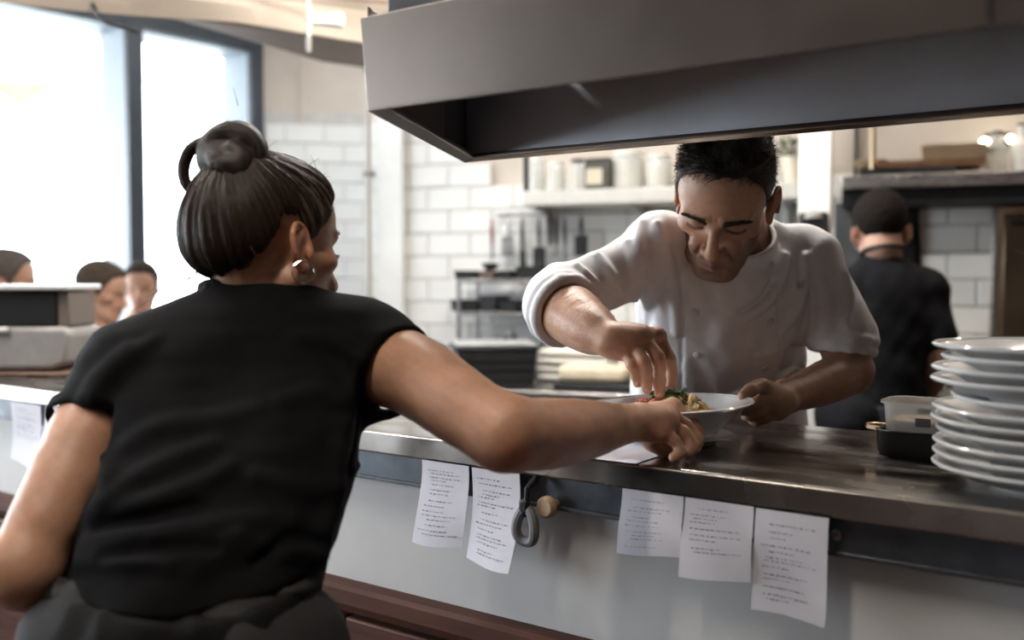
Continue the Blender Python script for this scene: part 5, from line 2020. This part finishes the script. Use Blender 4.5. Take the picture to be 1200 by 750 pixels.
    for k in range(34):     # wisps at the nape
        a0 = P(r.uniform(228, 275), r.uniform(305, 322), 1.235)
        uu = np.linspace(0, 1, 12)[:, None]
        SB.append(a0 + np.array([-.03 + r.normal() * .02, r.normal() * .01, -.022 - r.random() * .02]) * uu + np.array([r.normal() * .014, 0, -.008]) * uu ** 2)
        CB.append(np.array([.05, .03, .02]))
    to_curves('bun_strands', np.array(SB), .00048, HAIR, bun, np.array(CB))
    # ---------------- earring
    ring_c = P(353, 315, 1.245)
    lobe = hd.w((-.0775, .004, -.044))
    ec = np.array([lobe[0] + .005, lobe[1] - .010, lobe[2] - .006])
    er = MB().tube(ring_pts((0, 0, 0), (.35, -.93, .1), .0135, 30)[:-1], .0011, n=8, cyc=True).build('hoop_earring', mat('silver', (.82, .80, .78), .15, 1.0), root, smooth=True)
    er.location = Vector(ec) - root.location
    MB().lathe([(0, -.002), (.0022, -.001), (.0022, .001), (0, .002)], tuple(ring_pts((0, 0, 0), (.35, -.93, .1), .0135, 30)[0] * 0 + np.array([-.002, .002, .0135])), n=10).build('stud', M['steel'], er, smooth=True)
    # ---------------- T-shirt
    T = Field((-.66, .84, .78), (.04, 1.52, 1.33), .0034)
    sec = [(336, 262, 345, 1.285, .058), (350, 216, 412, 1.28, .068), (367, 176, 440, 1.275, .078), (392, 140, 450, 1.262, .088), (430, 114, 444, 1.24, .097), (480, 104, 434, 1.205, .105),
           (540, 104, 423, 1.165, .108), (600, 105, 408, 1.125, .108), (640, 99, 394, 1.10, .106), (672, 84, 380, 1.08, .106), (700, 74, 374, 1.07, .108)]
    T.loft(*px_loft(sec, 0), rot=.26, ex=2.35, k=.02)
    T.cap(P(292, 376, 1.28), P(420, 406, 1.275), .045, .056, .03)
    T.cap(P(284, 380, 1.275), P(152, 436, 1.215), .045, .056, .03)
    rse = P(459, 434, 1.255); rd = P(520, 462, 1.195) - P(428, 424, 1.285); rd /= np.linalg.norm(rd)
    T.cap(P(420, 412, 1.28), rse + rd * .01, .061, .0605, .03)
    lse = P(108, 490, 1.185); ld = P(60, 585, 1.10) - P(140, 452, 1.21); ld /= np.linalg.norm(ld)
    T.cap(P(150, 440, 1.215), lse + ld * .02, .055, .050, .03)
    # the sleeve's wrinkled seam and drag lines
    w1, w2 = fbm(51, .20, 2), fbm(52, .075, 2)
    T.disp(lambda x, y, z: .0030 * w1(x, y, z * 1.3) + .0012 * w2(x * .7, y, z * 1.4))
    T.plane(rse + rd * .012, rd, .004, (rse + np.array([-.03, -.13, -.10]), rse + .12))
    T.plane(lse + ld * .016, ld, .004, (lse - .12, lse + np.array([.05, .08, .03])))
    folds(T, [
        ([(110, 600), (170, 590), (225, 572), (270, 548)], .010, .006),
        ([(100, 640), (160, 628), (220, 622), (290, 610), (340, 612)], .011, .006),
        ([(96, 660), (150, 655), (200, 664)], .009, .006),
        ([(230, 668), (290, 640), (340, 645), (378, 655)], .010, .005),
        ([(118, 520), (125, 550), (120, 585)], .008, .004),
        ([(405, 500), (396, 540), (390, 590), (380, 630)], .009, .005),
        ([(300, 480), (250, 492), (190, 500), (150, 520)], .011, .004),
        ([(250, 520), (200, 540), (160, 560), (120, 590)], .009, .004),
        ([(330, 470), (370, 460), (400, 470)], .010, .004),
        ([(350, 395), (390, 400), (425, 420)], .008, .004),
        ([(150, 410), (120, 440), (100, 470)], .008, .005),
        ([(180, 400), (140, 430), (112, 465)], .007, .004),
        ([(300, 560), (350, 572), (395, 570)], .010, .005),
        ([(180, 640), (230, 645), (280, 628)], .007, .004),
    ], k=.016, gain=1.25)
    creases(T, [
        ([(112, 618), (175, 606), (235, 592)], .006, .004),
        ([(120, 650), (190, 642), (250, 640)], .006, .004),
        ([(108, 505), (112, 540), (110, 575)], .007, .007),
        ([(424, 470), (418, 510), (410, 550)], .007, .006),
        ([(300, 660), (340, 632), (380, 636)], .006, .004),
    ])
    T.cap(rse - rd * .01, rse + rd * .06, .0545, .0535, .004, '-')
    T.cap(lse - ld * .01, lse + ld * .06, .0470, .0455, .004, '-')
    T.cap(nb + np.array([0, .0, .03]), nb + np.array([.01, .01, .10]), .056, .058, .005, '-')
    for c0, ax, rr in ((rse + rd * .010, rd, .0565), (lse + ld * .014, ld, .0480)):
        T.chain(ring_pts(c0, ax, rr, 31), [.0036] * 31, .004)
        T.chain(ring_pts(c0 - ax * .010, ax, rr + .0012, 31), [.0034] * 31, .004)
    hem = []
    T.chain(ring_pts(nb + np.array([.0, .0, .010]), (.05, .25, .97), .0575, 31, ry=.059), [.0050] * 31, .005)
    # ragged hem: cut below a wavy line
    def hemf(x, y, z):
        px = 600 + FPX * x / np.maximum(y, .5)
        hz = 1.3 - (np.interp(px, [60, 110, 150, 190, 215, 260, 320, 385], [672, 682, 686, 692, 690, 682, 676, 660]) - 325) / FPX * 1.08
        return (z - hz).astype(np.float32) + 0 * x * y * z
    T.put(lambda x, y, z: hemf(x, y, z), T.lo, T.lo + T.h * T.n, .004, '-') if False else None
    T.put(lambda x, y, z: -(hemf(x, y, z) * -1.0), np.array(T.lo), T.lo + T.h * T.n, .004, '-') if False else None
    def below(x, y, z):
        return hemf(x, y, z)            # negative below the hem line
    T.put(below, T.lo, T.lo + T.h * T.n, .004, '-')
    T.mesh('t_shirt', mat('black_jersey', (.0042, .0042, .0052), .85, noise=.25, nscale=40, bump=.25, bscale=700, spec=.12), root)
    # black collar strap round the neck
    S_ = Field(nb - .11, nb + np.array([.11, .11, .11]), .003)
    nc = P(304, 334, 1.287)
    na = hd.w((0, .03, -.05)) - nb; na /= np.linalg.norm(na)
    for hgt in (-.010, -.004, .002, .008, .013):
        S_.chain(ring_pts(nc + na * hgt, na + np.array([.0, .10, .1]), .0490, 33, ry=.0510), [.0042] * 33, .004)
    S_.mesh('neck_strap', M['black_cloth'], root)
    # ---------------- apron
    A = Field((-.62, .80, .25), (.02, 1.36, 1.06), .005)
    secA = [(640, 99, 393, 1.10, .108), (672, 83, 380, 1.08, .109), (700, 70, 373, 1.068, .112), (750, 42, 370, 1.055, .122), (830, 28, 380, 1.05, .130)]
    zs, cx, cy, a, b = px_loft(secA, 0)
    A.loft((.30,) + tuple(zs), (cx[0],) + tuple(cx), (cy[0] + .01,) + tuple(cy), (a[0],) + tuple(a), (b[0],) + tuple(b), rot=.22, ex=2.3, k=.01)
    wv = fbm(55, .10, 2)
    A.disp(lambda x, y, z: .004 * wv(x, y, z * .35) - .0015)
    def above(x, y, z):
        px = 600 + FPX * x / np.maximum(y, .5)
        hz = 1.3 - (np.interp(px, [40, 120, 205, 290, 385], [676, 684, 698, 690, 672]) - 325) / FPX * 1.07
        return (hz - z).astype(np.float32) + 0 * x * y * z
    A.put(above, A.lo, A.lo + A.h * A.n, .006, '-')
    folds(A, [([(215, 716), (225, 735), (232, 755)], .010, .006), ([(120, 722), (115, 742)], .010, .005), ([(300, 715), (310, 745)], .010, .005), ([(60, 715), (50, 740)], .014, .008)], gain=1.1)
    apo = A.mesh('apron', mat('charcoal_canvas', (.006, .0055, .006), .85, noise=.25, spec=.2, nscale=30, bump=.25, bscale=500), root)
    # tied waistband
    Bn = Field((-.60, .86, .88), (.0, 1.34, 1.06), .0036)
    pts = []
    for px, py in ((66, 690), (90, 692), (120, 694), (150, 697), (180, 700), (205, 703), (235, 702), (265, 699), (295, 695), (325, 690), (350, 685), (372, 680)):
        for dy in (-7, 0, 7):
            h = A.at_px(px, py + dy)
            if h is not None: pts.append((px, dy, h))
    for dy in (-7, 0, 7):
        line = [h for px, q, h in pts if q == dy]
        if len(line) > 2:
            Bn.chain(line, [.0062] * len(line), .006)
    kn = A.at_px(206, 702)
    if kn is not None:
        Bn.ell(kn + np.array([0, -.006, 0]), (.016, .011, .012), None, .008)
        Bn.chain([kn, P(218, 722, kn[1] - .004), P(226, 742, kn[1] - .004)], [.007, .008, .007], .005)
        Bn.chain([kn, P(192, 720, kn[1] - .004), P(184, 738, kn[1] - .002)], [.007, .007, .006], .005)
    Bn.mesh('waistband', mat('waistband_cloth', (.016, .015, .015), .85, noise=.2), root)
    tr = mat('black_trousers', (.012, .012, .014), .85, noise=.2)
    legs(root, (-.355, 1.06, .86), (-.47, 1.03, 0), (-.24, 1.06, 0), tr, None, r=.085)
    for f in ((-.47, 1.03, 0), (-.24, 1.06, 0)):
        shoe(root, f, (.3, 1), M['black_plastic'])
    return root


WOMAN = make_woman()


# ------------------------------------------------------------------ smaller figures
def hair_part(head, root, zone, col, name='hair', h=.005, strands=0, seed=1, off=1.0):
    H = Field(head.o - .17, head.o + .17, h)
    head.e(H, (0, .012, .038), (.0815 * off, .104 * off, .089 * off), .01)
    head.e(H, (0, -.034, .040), (.069 * off, .064 * off, .067 * off), .03)
    zone_cut(H, head, zone, .006)
    H.disp(lambda x, y, z: .0012 * fbm(seed, .02, 2)(x, y, z))
    return H.mesh(name, mat('hair_' + name, col, .85, spec=.15, noise=.3, nscale=90), root)


ZSHORT = hairline([-.12, -.078, -.066, -.052, -.040, -.030, -.018, -.004, .004, .030, .045, .075, .12],
                  [.080, .078, .066, .044, .026, .014, -.014, -.016, .018, .022, -.030, -.072, -.078], .006)


def make_cook():
    o = P(1032, 270, 3.0)
    hd = Head(o, (.28, .95, -.18), (0, .18, .98), .97)
    root = empty('person', (P(1050, 400, 2.96)[0], 2.97, 0), 0, 'cook in a black T-shirt with his back turned, working by the far tiles', 'person')
    F = Field((.78, 2.70, .86), (1.62, 3.48, 1.66), .006)
    hd.build(F)
    nb = P(1034, 303, 3.0)
    F.cap(hd.w((0, .03, -.05)), nb, .050, .055, .02)
    Ls, Rs = P(996, 330, 3.0), P(1086, 336, 2.98)
    Ls, Rs = P(1001, 350, 3.01), P(1080, 352, 3.0)
    F.cap(nb + np.array([0, 0, -.07]), Rs, .04, .042, .03); F.cap(nb + np.array([0, 0, -.07]), Ls, .04, .042, .03)
    F.ell(P(1040, 400, 3.02), (.13, .09, .16), None, .04)
    re = P(1100, 420, 2.985)
    F.chain([Rs, P(1094, 385, 2.975), re, P(1090, 452, 3.09), P(1078, 456, 3.15)], [.042, .042, .041, .036, .028], .02)
    rw_ = P(1078, 456, 3.15)
    F.ell(rw_ + np.array([-.03, .03, -.01]), (.035, .035, .018), None, .02)
    for i in range(4):
        q = rw_ + np.array([-.05 + .018 * i, .055, -.008])
        finger(F, [q, q + np.array([-.012, .03, -.008]), q + np.array([-.014, .045, -.026])], .010, .008, .006)
    finger(F, [rw_, rw_ + np.array([-.05, .0, -.01]), rw_ + np.array([-.07, .025, -.02])], .013, .010, .008)
    le = P(985, 430, 3.0)
    lwr = P(1012, 460, 3.16)
    F.chain([Ls, P(988, 390, 3.0), le, lwr], [.042, .042, .041, .028], .02)
    F.ell(lwr + np.array([.03, .03, -.01]), (.035, .035, .018), None, .02)
    for i in range(4):
        q = lwr + np.array([.00 + .018 * i, .055, -.008])
        finger(F, [q, q + np.array([.012, .03, -.008]), q + np.array([.014, .045, -.026])], .010, .008, .006)
    finger(F, [lwr, lwr + np.array([.05, .0, -.01]), lwr + np.array([.07, .025, -.02])], .013, .010, .008)
    F.mesh('body', SKIN, root, col=skin_col((.50, .30, .22), hd))
    hair_part(hd, root, ZSHORT, (.009, .006, .005), seed=81)
    T = Field((.76, 2.70, .80), (1.62, 3.30, 1.42), .007)
    sec = [(298, 1012, 1052, 3.0, .06), (314, 998, 1074, 3.0, .085), (338, 992, 1090, 3.0, .105), (400, 990, 1088, 3.02, .115), (450, 986, 1078, 3.03, .115), (500, 975, 1072, 3.03, .115)]
    T.loft(*px_loft(sec, 0), rot=0.0, ex=2.3, k=.02)
    T.cap(P(1048, 321, 3.0), P(1084, 338, 2.98), .05, .057, .03)
    T.cap(P(1020, 321, 3.0), P(998, 338, 3.0), .05, .057, .03)
    T.cap(P(1085, 340, 2.98), P(1098, 392, 2.97), .060, .058, .02)
    T.cap(P(997, 340, 3.0), P(986, 398, 3.0), .058, .056, .02)
    T.cap(nb, nb + np.array([0, 0, .1]), .060, .060, .004, '-')
    T.disp(lambda x, y, z: .003 * fbm(84, .12, 2)(x, y, z))
    T.mesh('t_shirt', M['black_cloth'], root)
    A = Field((.76, 2.72, .3), (1.5, 3.36, 1.0), .01)
    secA = [(470, 982, 1080, 3.03, .122), (520, 972, 1074, 3.03, .125), (570, 962, 1078, 3.03, .13)]
    zs, cx, cy, a, b = px_loft(secA, 0)
    A.loft((.35,) + tuple(zs), (cx[0],) + tuple(cx), (cy[0],) + tuple(cy), (a[0],) + tuple(a), (b[0],) + tuple(b), ex=2.3, k=.01)
    A.mesh('apron', mat('dark_blue_apron', (.016, .018, .026), .85, noise=.2), root)
    S_ = Field(nb - .1, nb + .1, .004)
    S_.chain(ring_pts(nb * .55 + hd.w((0, .03, -.05)) * .45 + np.array([0, -.008, 0]), (0, .3, 1), .062, 25), [.007] * 25, .004)
    S_.mesh('apron_strap', M['black_plastic'], root)
    bx = P(1025, 520, 3.03)
    legs(root, (bx[0], bx[1], .86), (bx[0] - .12, bx[1], 0), (bx[0] + .12, bx[1], 0), M['black_cloth'], None)
    for s in (-.12, .12):
        shoe(root, (bx[0] + s, bx[1], 0), (.1, 1), M['black_plastic'])


make_cook()


def make_guest(px, py, d, fwd, s, shirt, hair_c, label, skin=(.52, .30, .21), long_hair=False, body=None, grp='seated guests by the window'):
    o = P(px, py, d)
    hd = Head(o, fwd, (0, 0, 1), s)
    f2 = np.array([*(body or fwd)[:2], 0], float); f2 /= np.linalg.norm(f2)
    sx = np.array([-f2[1], f2[0], 0]) * -1
    root = empty('person', (o[0], o[1], 0), 0, label, 'person', grp)
    top = o + np.array([0, 0, -.19]) - f2 * .03
    F = Field(o - np.array([.34, .34, .75]), o + np.array([.34, .34, .17]), .008)
    hd.build(F)
    F.cap(hd.w((0, .03, -.05)), top, .05, .056, .02)
    F.chain([top + np.array([0, 0, -.03]), top + np.array([0, 0, -.30])], [.09, .11], .04)
    for q in (-1, 1):
        sh = top + sx * q * .155 + np.array([0, 0, -.05])
        el = sh + sx * q * .04 + np.array([0, 0, -.24]) + f2 * .05
        w = el + f2 * .20 - sx * q * .06 + np.array([0, 0, .04])
        F.cap(top + np.array([0, 0, -.05]), sh, .05, .05, .03)
        F.chain([sh, el, w], [.048, .04, .027], .02)
        F.ell(w + f2 * .05, (.035, .035, .02), None, .02)
        for i in range(4):
            z = w + f2 * .08 + sx * (i - 1.5) * .018
            finger(F, [z, z + f2 * .03, z + f2 * .04 + np.array([0, 0, -.02])], .010, .008, .006)
        finger(F, [w + f2 * .03, w + f2 * .06 - sx * q * .04], .012, .010, .01)
    F.mesh('body', SKIN, root, col=skin_col(skin, hd, stubble=0))
    hair_part(hd, root, ZSHORT, hair_c, seed=int(px) + 3, h=.006, off=1.03 if not long_hair else 1.07)
    T = Field(o - np.array([.36, .36, .80]), o + np.array([.36, .36, -.08]), .009)
    T.chain([top + np.array([0, 0, -.06]), top + np.array([0, 0, -.42])], [.105, .135], .04)
    for q in (-1, 1):
        sh = top + sx * q * .155 + np.array([0, 0, -.05])
        el = sh + sx * q * .04 + np.array([0, 0, -.24]) + f2 * .05
        T.cap(top + np.array([0, 0, -.03]), sh, .058, .058, .04)
        T.cap(sh, sh + (el - sh) * .75, .060, .056, .03)
    T.disp(lambda x, y, z: .004 * fbm(int(px) + 9, .1, 2)(x, y, z))
    T.mesh('shirt', shirt, root)
    # seated on a stool: hips, thighs and shins
    L_ = Field(np.array([o[0] - .6, o[1] - .6, 0]), np.array([o[0] + .6, o[1] + .6, .75]), .014)
    hp_ = np.array([top[0], top[1], .56]) - f2 * .02
    for q in (-1, 1):
        k_ = hp_ + f2 * .38 + sx * q * .10
        L_.chain([hp_ + sx * q * .07, k_, np.array([k_[0], k_[1], .06]) - f2 * .04], [.085, .062, .046], .03)
        L_.cap(np.array([k_[0], k_[1], .045]) - f2 * .06, np.array([k_[0], k_[1], .04]) + f2 * .12, .042, .035, .02)
    L_.chain([hp_, top + np.array([0, 0, -.42])], [.12, .12], .04)
    L_.mesh('trousers', mat('guest_trousers', (.05, .055, .07), .85, noise=.2), root)
    st = empty('bar_stool', (hp_[0], hp_[1], 0), 0, 'dark round stool under the ' + label.split(' with')[0], 'stool', 'stools by the window')
    MB().lathe([(0, .43), (.15, .43), (.16, .445), (.16, .455), (0, .455)], n=20).build('seat', M['dark_metal'], st, smooth=True)
    for k in range(4):
        a = k * PI / 2 + .4
        MB().tube([(.11 * math.cos(a), .11 * math.sin(a), .43), (.16 * math.cos(a), .16 * math.sin(a), 0)], .012).build('leg', M['dark_metal'], st)
    MB().tube([(.13 * math.cos(a), .13 * math.sin(a), .2) for a in np.linspace(0, 2 * PI, 21)[:-1]], .008, cyc=True).build('foot_ring', M['dark_metal'], st)


grey_shirt = mat('grey_shirt', (.30, .29, .28), .85, noise=.15)
navy_shirt = mat('navy_shirt', (.055, .065, .085), .85, noise=.2)
pat_shirt = mat('mottled_shirt', (.42, .36, .30), .85, noise=.4, nscale=25)
make_guest(8, 330, 3.70, (.9, .35, -.05), .97, body=(.2, -.98), shirt=grey_shirt, hair_c=(.10, .085, .075), label='grey haired guest with a pale shirt behind the black countertop appliance')
make_guest(119, 341, 3.60, (.97, -.02, -.22), .86, body=(.45, -.9), shirt=pat_shirt, hair_c=(.055, .040, .030), label='brown haired guest with a mottled shirt looking to the side by the window')
make_guest(166, 336, 4.28, (.22, -.95, -.12), .87, body=(.808, -.589), shirt=navy_shirt, hair_c=(.035, .028, .024), label='dark haired guest with a navy shirt facing the kitchen by the window post')
# ================================================================== on the pass: plate, tub, stacked plates
def plate_profile(r, h, foot=.55, th=.004, lip=.18):
    """deep rimmed plate: outside then inside"""
    return [(0, .002), (r * foot * .86, .002), (r * foot * .9, 0), (r * foot, 0), (r * foot * 1.02, .004), (r * .72, h * .42), (r * .93, h * .92), (r * .99, h - .002), (r, h), (r * .985, h + .0012),
            (r * .93, h * .99), (r * .70, h * .60), (r * .58, h * .36), (r * .50, h * .30), (0, h * .28)]


def to_local(root, o):
    o.matrix_parent_inverse = Matrix.Translation(root.location).inverted()


pc0 = P(787, 477, 1.51)
PR = .1255
pz = TOPZ + .012
pp_ = empty('pasta_plate', (pc0[0], pc0[1], pz), 0, 'wide white rimmed plate of pasta under the chef hand', 'plate')
tilt = (-.012, -.045, 0)
pp_.rotation_euler = tilt
PH = .046
MB().lathe(plate_profile(PR, PH), n=72).build('plate_body', M['china'], pp_, smooth=True, angle=60)
MB().lathe([(PR * .99, PH - .001), (PR * 1.004, PH + .0008), (PR * .985, PH + .0022), (PR * .972, PH + .001)], n=72, close=True).build('rim', M['china'], pp_, smooth=True)
sa = empty('saucer', (pc0[0] + .012, pc0[1] - .012, TOPZ + .0015), 0, 'white saucer between the pasta plate and the counter', 'saucer')
MB().lathe([(0, 0), (.052, 0), (.056, .004), (.078, .012), (.079, .0135), (.076, .0135), (.055, .0065), (0, .006)], n=48).build('saucer_body', M['china'], sa, smooth=True)
pr = empty('paper_sheet', (0, 0, TOPZ + .0002), 0, 'white sheet of paper on the counter under the hand of the woman', 'paper')
q = [P(676, 533, 1.378), P(745, 545, 1.322), P(842, 512, 1.55), P(760, 500, 1.66)]
MB().sheet([[(*(q[0] * (1 - v) + q[3] * v)[:2], .0 + .0008 * math.sin(5 * v)) for v in np.linspace(0, 1, 8)], [(*(q[1] * (1 - v) + q[2] * v)[:2], .0008) for v in np.linspace(0, 1, 8)]], .0004).build('sheet', M['paper'], pr)

# food on the plate, every piece separate within the plate's portion
r_ = random.Random(21)
food = empty('pasta_portion', (pc0[0], pc0[1], pz + PH * .30), 0, 'heap of cream pasta with salad leaves and sauce on the white plate', 'food')
food.rotation_euler = tilt
pasta_m = mat('pasta', (.72, .50, .25), .42, noise=.15, nscale=60, sss=.1)
pasta_m2 = mat('pale_pasta', (.78, .62, .40), .42, noise=.12, nscale=60, sss=.1)
for k in range(90):
    a, rr = r_.uniform(0, 2 * PI), .058 * math.sqrt(r_.random())
    zz = .006 + (.040 * (1 - (rr / .062) ** 2)) * r_.uniform(.35, 1)
    c = Vector((rr * math.cos(a) + .006, rr * math.sin(a) - .004, zz))
    d = Vector((r_.uniform(-1, 1), r_.uniform(-1, 1), r_.uniform(-.25, .25))).normalized()
    s = d.orthogonal().normalized()
    pts = [c + d * (.014 * t) + s * (.006 * math.cos(t * 1.6)) for t in np.linspace(-1, 1, 6)]
    MB().tube(pts, [.0035, .0050, .0054, .0054, .0050, .0035], n=7).build('pasta_piece', (pasta_m, pasta_m2)[k % 2], food, smooth=True)
leafm = [mat('salad_leaf', (.10, .17, .045), .45, noise=.3, nscale=90), mat('dark_salad_leaf', (.055, .10, .03), .45, noise=.3, nscale=90), mat('pale_salad_leaf', (.30, .36, .15), .45, noise=.3, nscale=90)]


def leaf(c, d, up, w, l, m, par):
    d = Vector(d).normalized(); up = Vector(up); s = d.cross(up).normalized(); u = s.cross(d)
    g = []
    for i in range(6):
        v = i / 5
        ww = w * math.sin(PI * min(1, .08 + .92 * v) ** .8) * (1 + .25 * math.sin(9 * v))
        g.append([Vector(c) + d * (l * v) + s * (ww * t) + u * (.006 * math.sin(PI * v) - abs(t) * .003 + .0015 * math.sin(11 * v + 4 * t)) for t in (-1, -.5, 0, .5, 1)])
    MB().sheet(g, .0007).build('leaf', m, par, smooth=True)


for k in range(24):
    a, rr = r_.uniform(0, 2 * PI), .024 * math.sqrt(r_.random())
    c = Vector((rr * math.cos(a) - .004, rr * math.sin(a) - .006, .040 + .012 * (1 - rr / .026) * r_.random()))
    leaf(c, (math.cos(a * 1.7), math.sin(a * 1.7), r_.uniform(-.1, .7)), (0, 0, 1), r_.uniform(.005, .008), r_.uniform(.016, .026), leafm[k % 3], food)
for k in range(9):
    a = r_.uniform(0, 2 * PI); rr = r_.uniform(.02, .045)
    leaf((rr * math.cos(a), rr * math.sin(a), .034), (math.cos(a + 1), math.sin(a + 1), .1), (0, 0, 1), .004, .014, leafm[2], food)
hm = mat('pink_ham', (.55, .18, .14), .45, noise=.25, nscale=50)
for k in range(6):
    a = r_.uniform(2.2, 4.0); rr = r_.uniform(.018, .04)
    leaf((rr * math.cos(a) - .012, rr * math.sin(a) - .004, .036), (math.cos(a + 2), math.sin(a + 2), .25), (0, 0, 1), .006, .020, hm, food)
MB().lathe([(.066, .002), (.058, .012), (.035, .028), (0, .034)], n=28).build('sauce', mat('cream_sauce', (.70, .55, .36), .35, noise=.15), food, smooth=True)
ga = P(778, 462, 1.493)
gn = empty('herb_sprig', ga, 0, 'small green herb sprig pinched between the chef fingertips', 'herb')
leaf((0, 0, 0), (.35, -.1, -1), (0, -1, 0), .003, .018, leafm[0], gn)
leaf((0, 0, -.004), (.8, -.1, -.8), (0, -1, 0), .003, .014, leafm[1], gn)
MB().tube([(0, 0, .004), (.002, 0, -.008), (.003, .001, -.016)], .0007, n=5).build('stem', leafm[2], gn)

# ---- stack of plates by the right edge
SP = P(1232, 500, 1.165)
sp0 = np.array([SP[0], SP[1]])
names = ['lowest plate of the stack by the right edge of the counter', 'second plate from the bottom of the stack', 'third plate from the bottom of the stack', 'fourth plate from the bottom of the stack',
         'fifth plate from the bottom of the stack', 'sixth plate up, just under the sunken plate of the stack', 'small sunken plate tucked tilted in the middle of the stack', 'eighth plate up, resting on the tilted plate', 'third plate from the top of the stack',
         'second plate from the top of the stack', 'topmost plate of the stack, its inside lit']
z = TOPZ
proto = None
for k in range(11):
    r = .128 + .003 * math.sin(k * 1.9)
    if k == 6: r = .118
    root = empty('stacked_plate', (sp0[0] + .0035 * math.sin(2.3 * k) + (.006 if k == 6 else 0), sp0[1] + .003 * math.cos(1.7 * k), z + .0003), .3 * k, 'white ' + names[k] + '' if False else names[k].replace('plate', 'white plate', 1), 'plate', 'stacked white plates on the counter')
    hgt = .026
    MB().lathe(plate_profile(r, hgt, foot=.50), n=64).build('plate_body', M['china'], root, smooth=True, angle=60)
    MB().lathe([(r * .99, hgt - .001), (r * 1.006, hgt + .0010), (r * .985, hgt + .0030), (r * .965, hgt + .0012)], n=64, close=True).build('rim', M['china'], root, smooth=True)
    if k == 6:
        root.rotation_euler = (.03, -.03, 0)
    z += .0138 if k not in (5, 6) else .0165

# ---- clear tub standing in a black dish, behind the plates
bt = P(1080, 527, 1.40)
bd = empty('black_dish', (bt[0], bt[1], TOPZ), CROT, 'black dish holding a clear tub, between the stacked plates and the chef', 'dish')


def rrect(w, d, r, n=6):
    pts = []
    for cx, cy, a0 in ((w / 2 - r, d / 2 - r, 0), (-w / 2 + r, d / 2 - r, PI / 2), (-w / 2 + r, -d / 2 + r, PI), (w / 2 - r, -d / 2 + r, 1.5 * PI)):
        for k in range(n + 1):
            a = a0 + PI / 2 * k / n
            pts.append((cx + r * math.cos(a), cy + r * math.sin(a)))
    return pts


def tub_mesh(levels):
    """levels: (w, d, r, z) bottom outside ... up, over and down inside"""
    mb = MB()
    vs, fs = [], []
    for w, d, r, z in levels:
        vs += [(x, y, z) for x, y in rrect(w, d, r)]
    n = 28
    for i in range(len(levels) - 1):
        for k in range(n):
            l = (k + 1) % n
            fs.append((i * n + k, i * n + l, (i + 1) * n + l, (i + 1) * n + k))
    fs.append(tuple(range(n - 1, -1, -1)))
    fs.append(tuple((len(levels) - 1) * n + k for k in range(n)))
    return mb.add(vs, fs)


tub_mesh([(.100, .085, .022, 0), (.108, .092, .025, .006), (.112, .096, .027, .034), (.116, .100, .028, .036), (.112, .096, .027, .037), (.106, .090, .025, .034), (.100, .085, .024, .004)]).build('dish_body', M['black_plastic'], bd, smooth=True)
MB().tube([(-.052, .02, .034), (-.070, .015, .035), (-.076, 0, .0355), (-.070, -.015, .035), (-.052, -.02, .034)], .0035).build('loop_handle', M['brass'], bd, smooth=True)
ct = empty('clear_tub', (bt[0], bt[1], TOPZ + .0045), CROT, 'clear plastic tub with beige sauce inside the black dish', 'tub')
tub_mesh([(.080, .070, .020, 0), (.084, .074, .021, .004), (.094, .083, .024, .068), (.102, .091, .026, .0685), (.102, .091, .026, .072), (.094, .083, .024, .0715), (.091, .080, .023, .068), (.081, .071, .020, .004)]).build('tub_body', M['clear_plastic'], ct, smooth=True)
tub_mesh([(.079, .069, .020, .005), (.086, .0755, .021, .046), (.080, .070, .02, .0465)]).build('sauce', mat('beige_sauce', (.62, .45, .24), .5, noise=.1), ct, smooth=True)
MB().box((.012, -.0445, .046), (.020, .0012, .012)).build('paper_label', mat('dark_label', (.10, .095, .09), .6), ct)
MB().box((.014, -.0462, .062), (.018, .0012, .007)).build('paper_label', mat('grey_label', (.35, .34, .33), .6), ct)
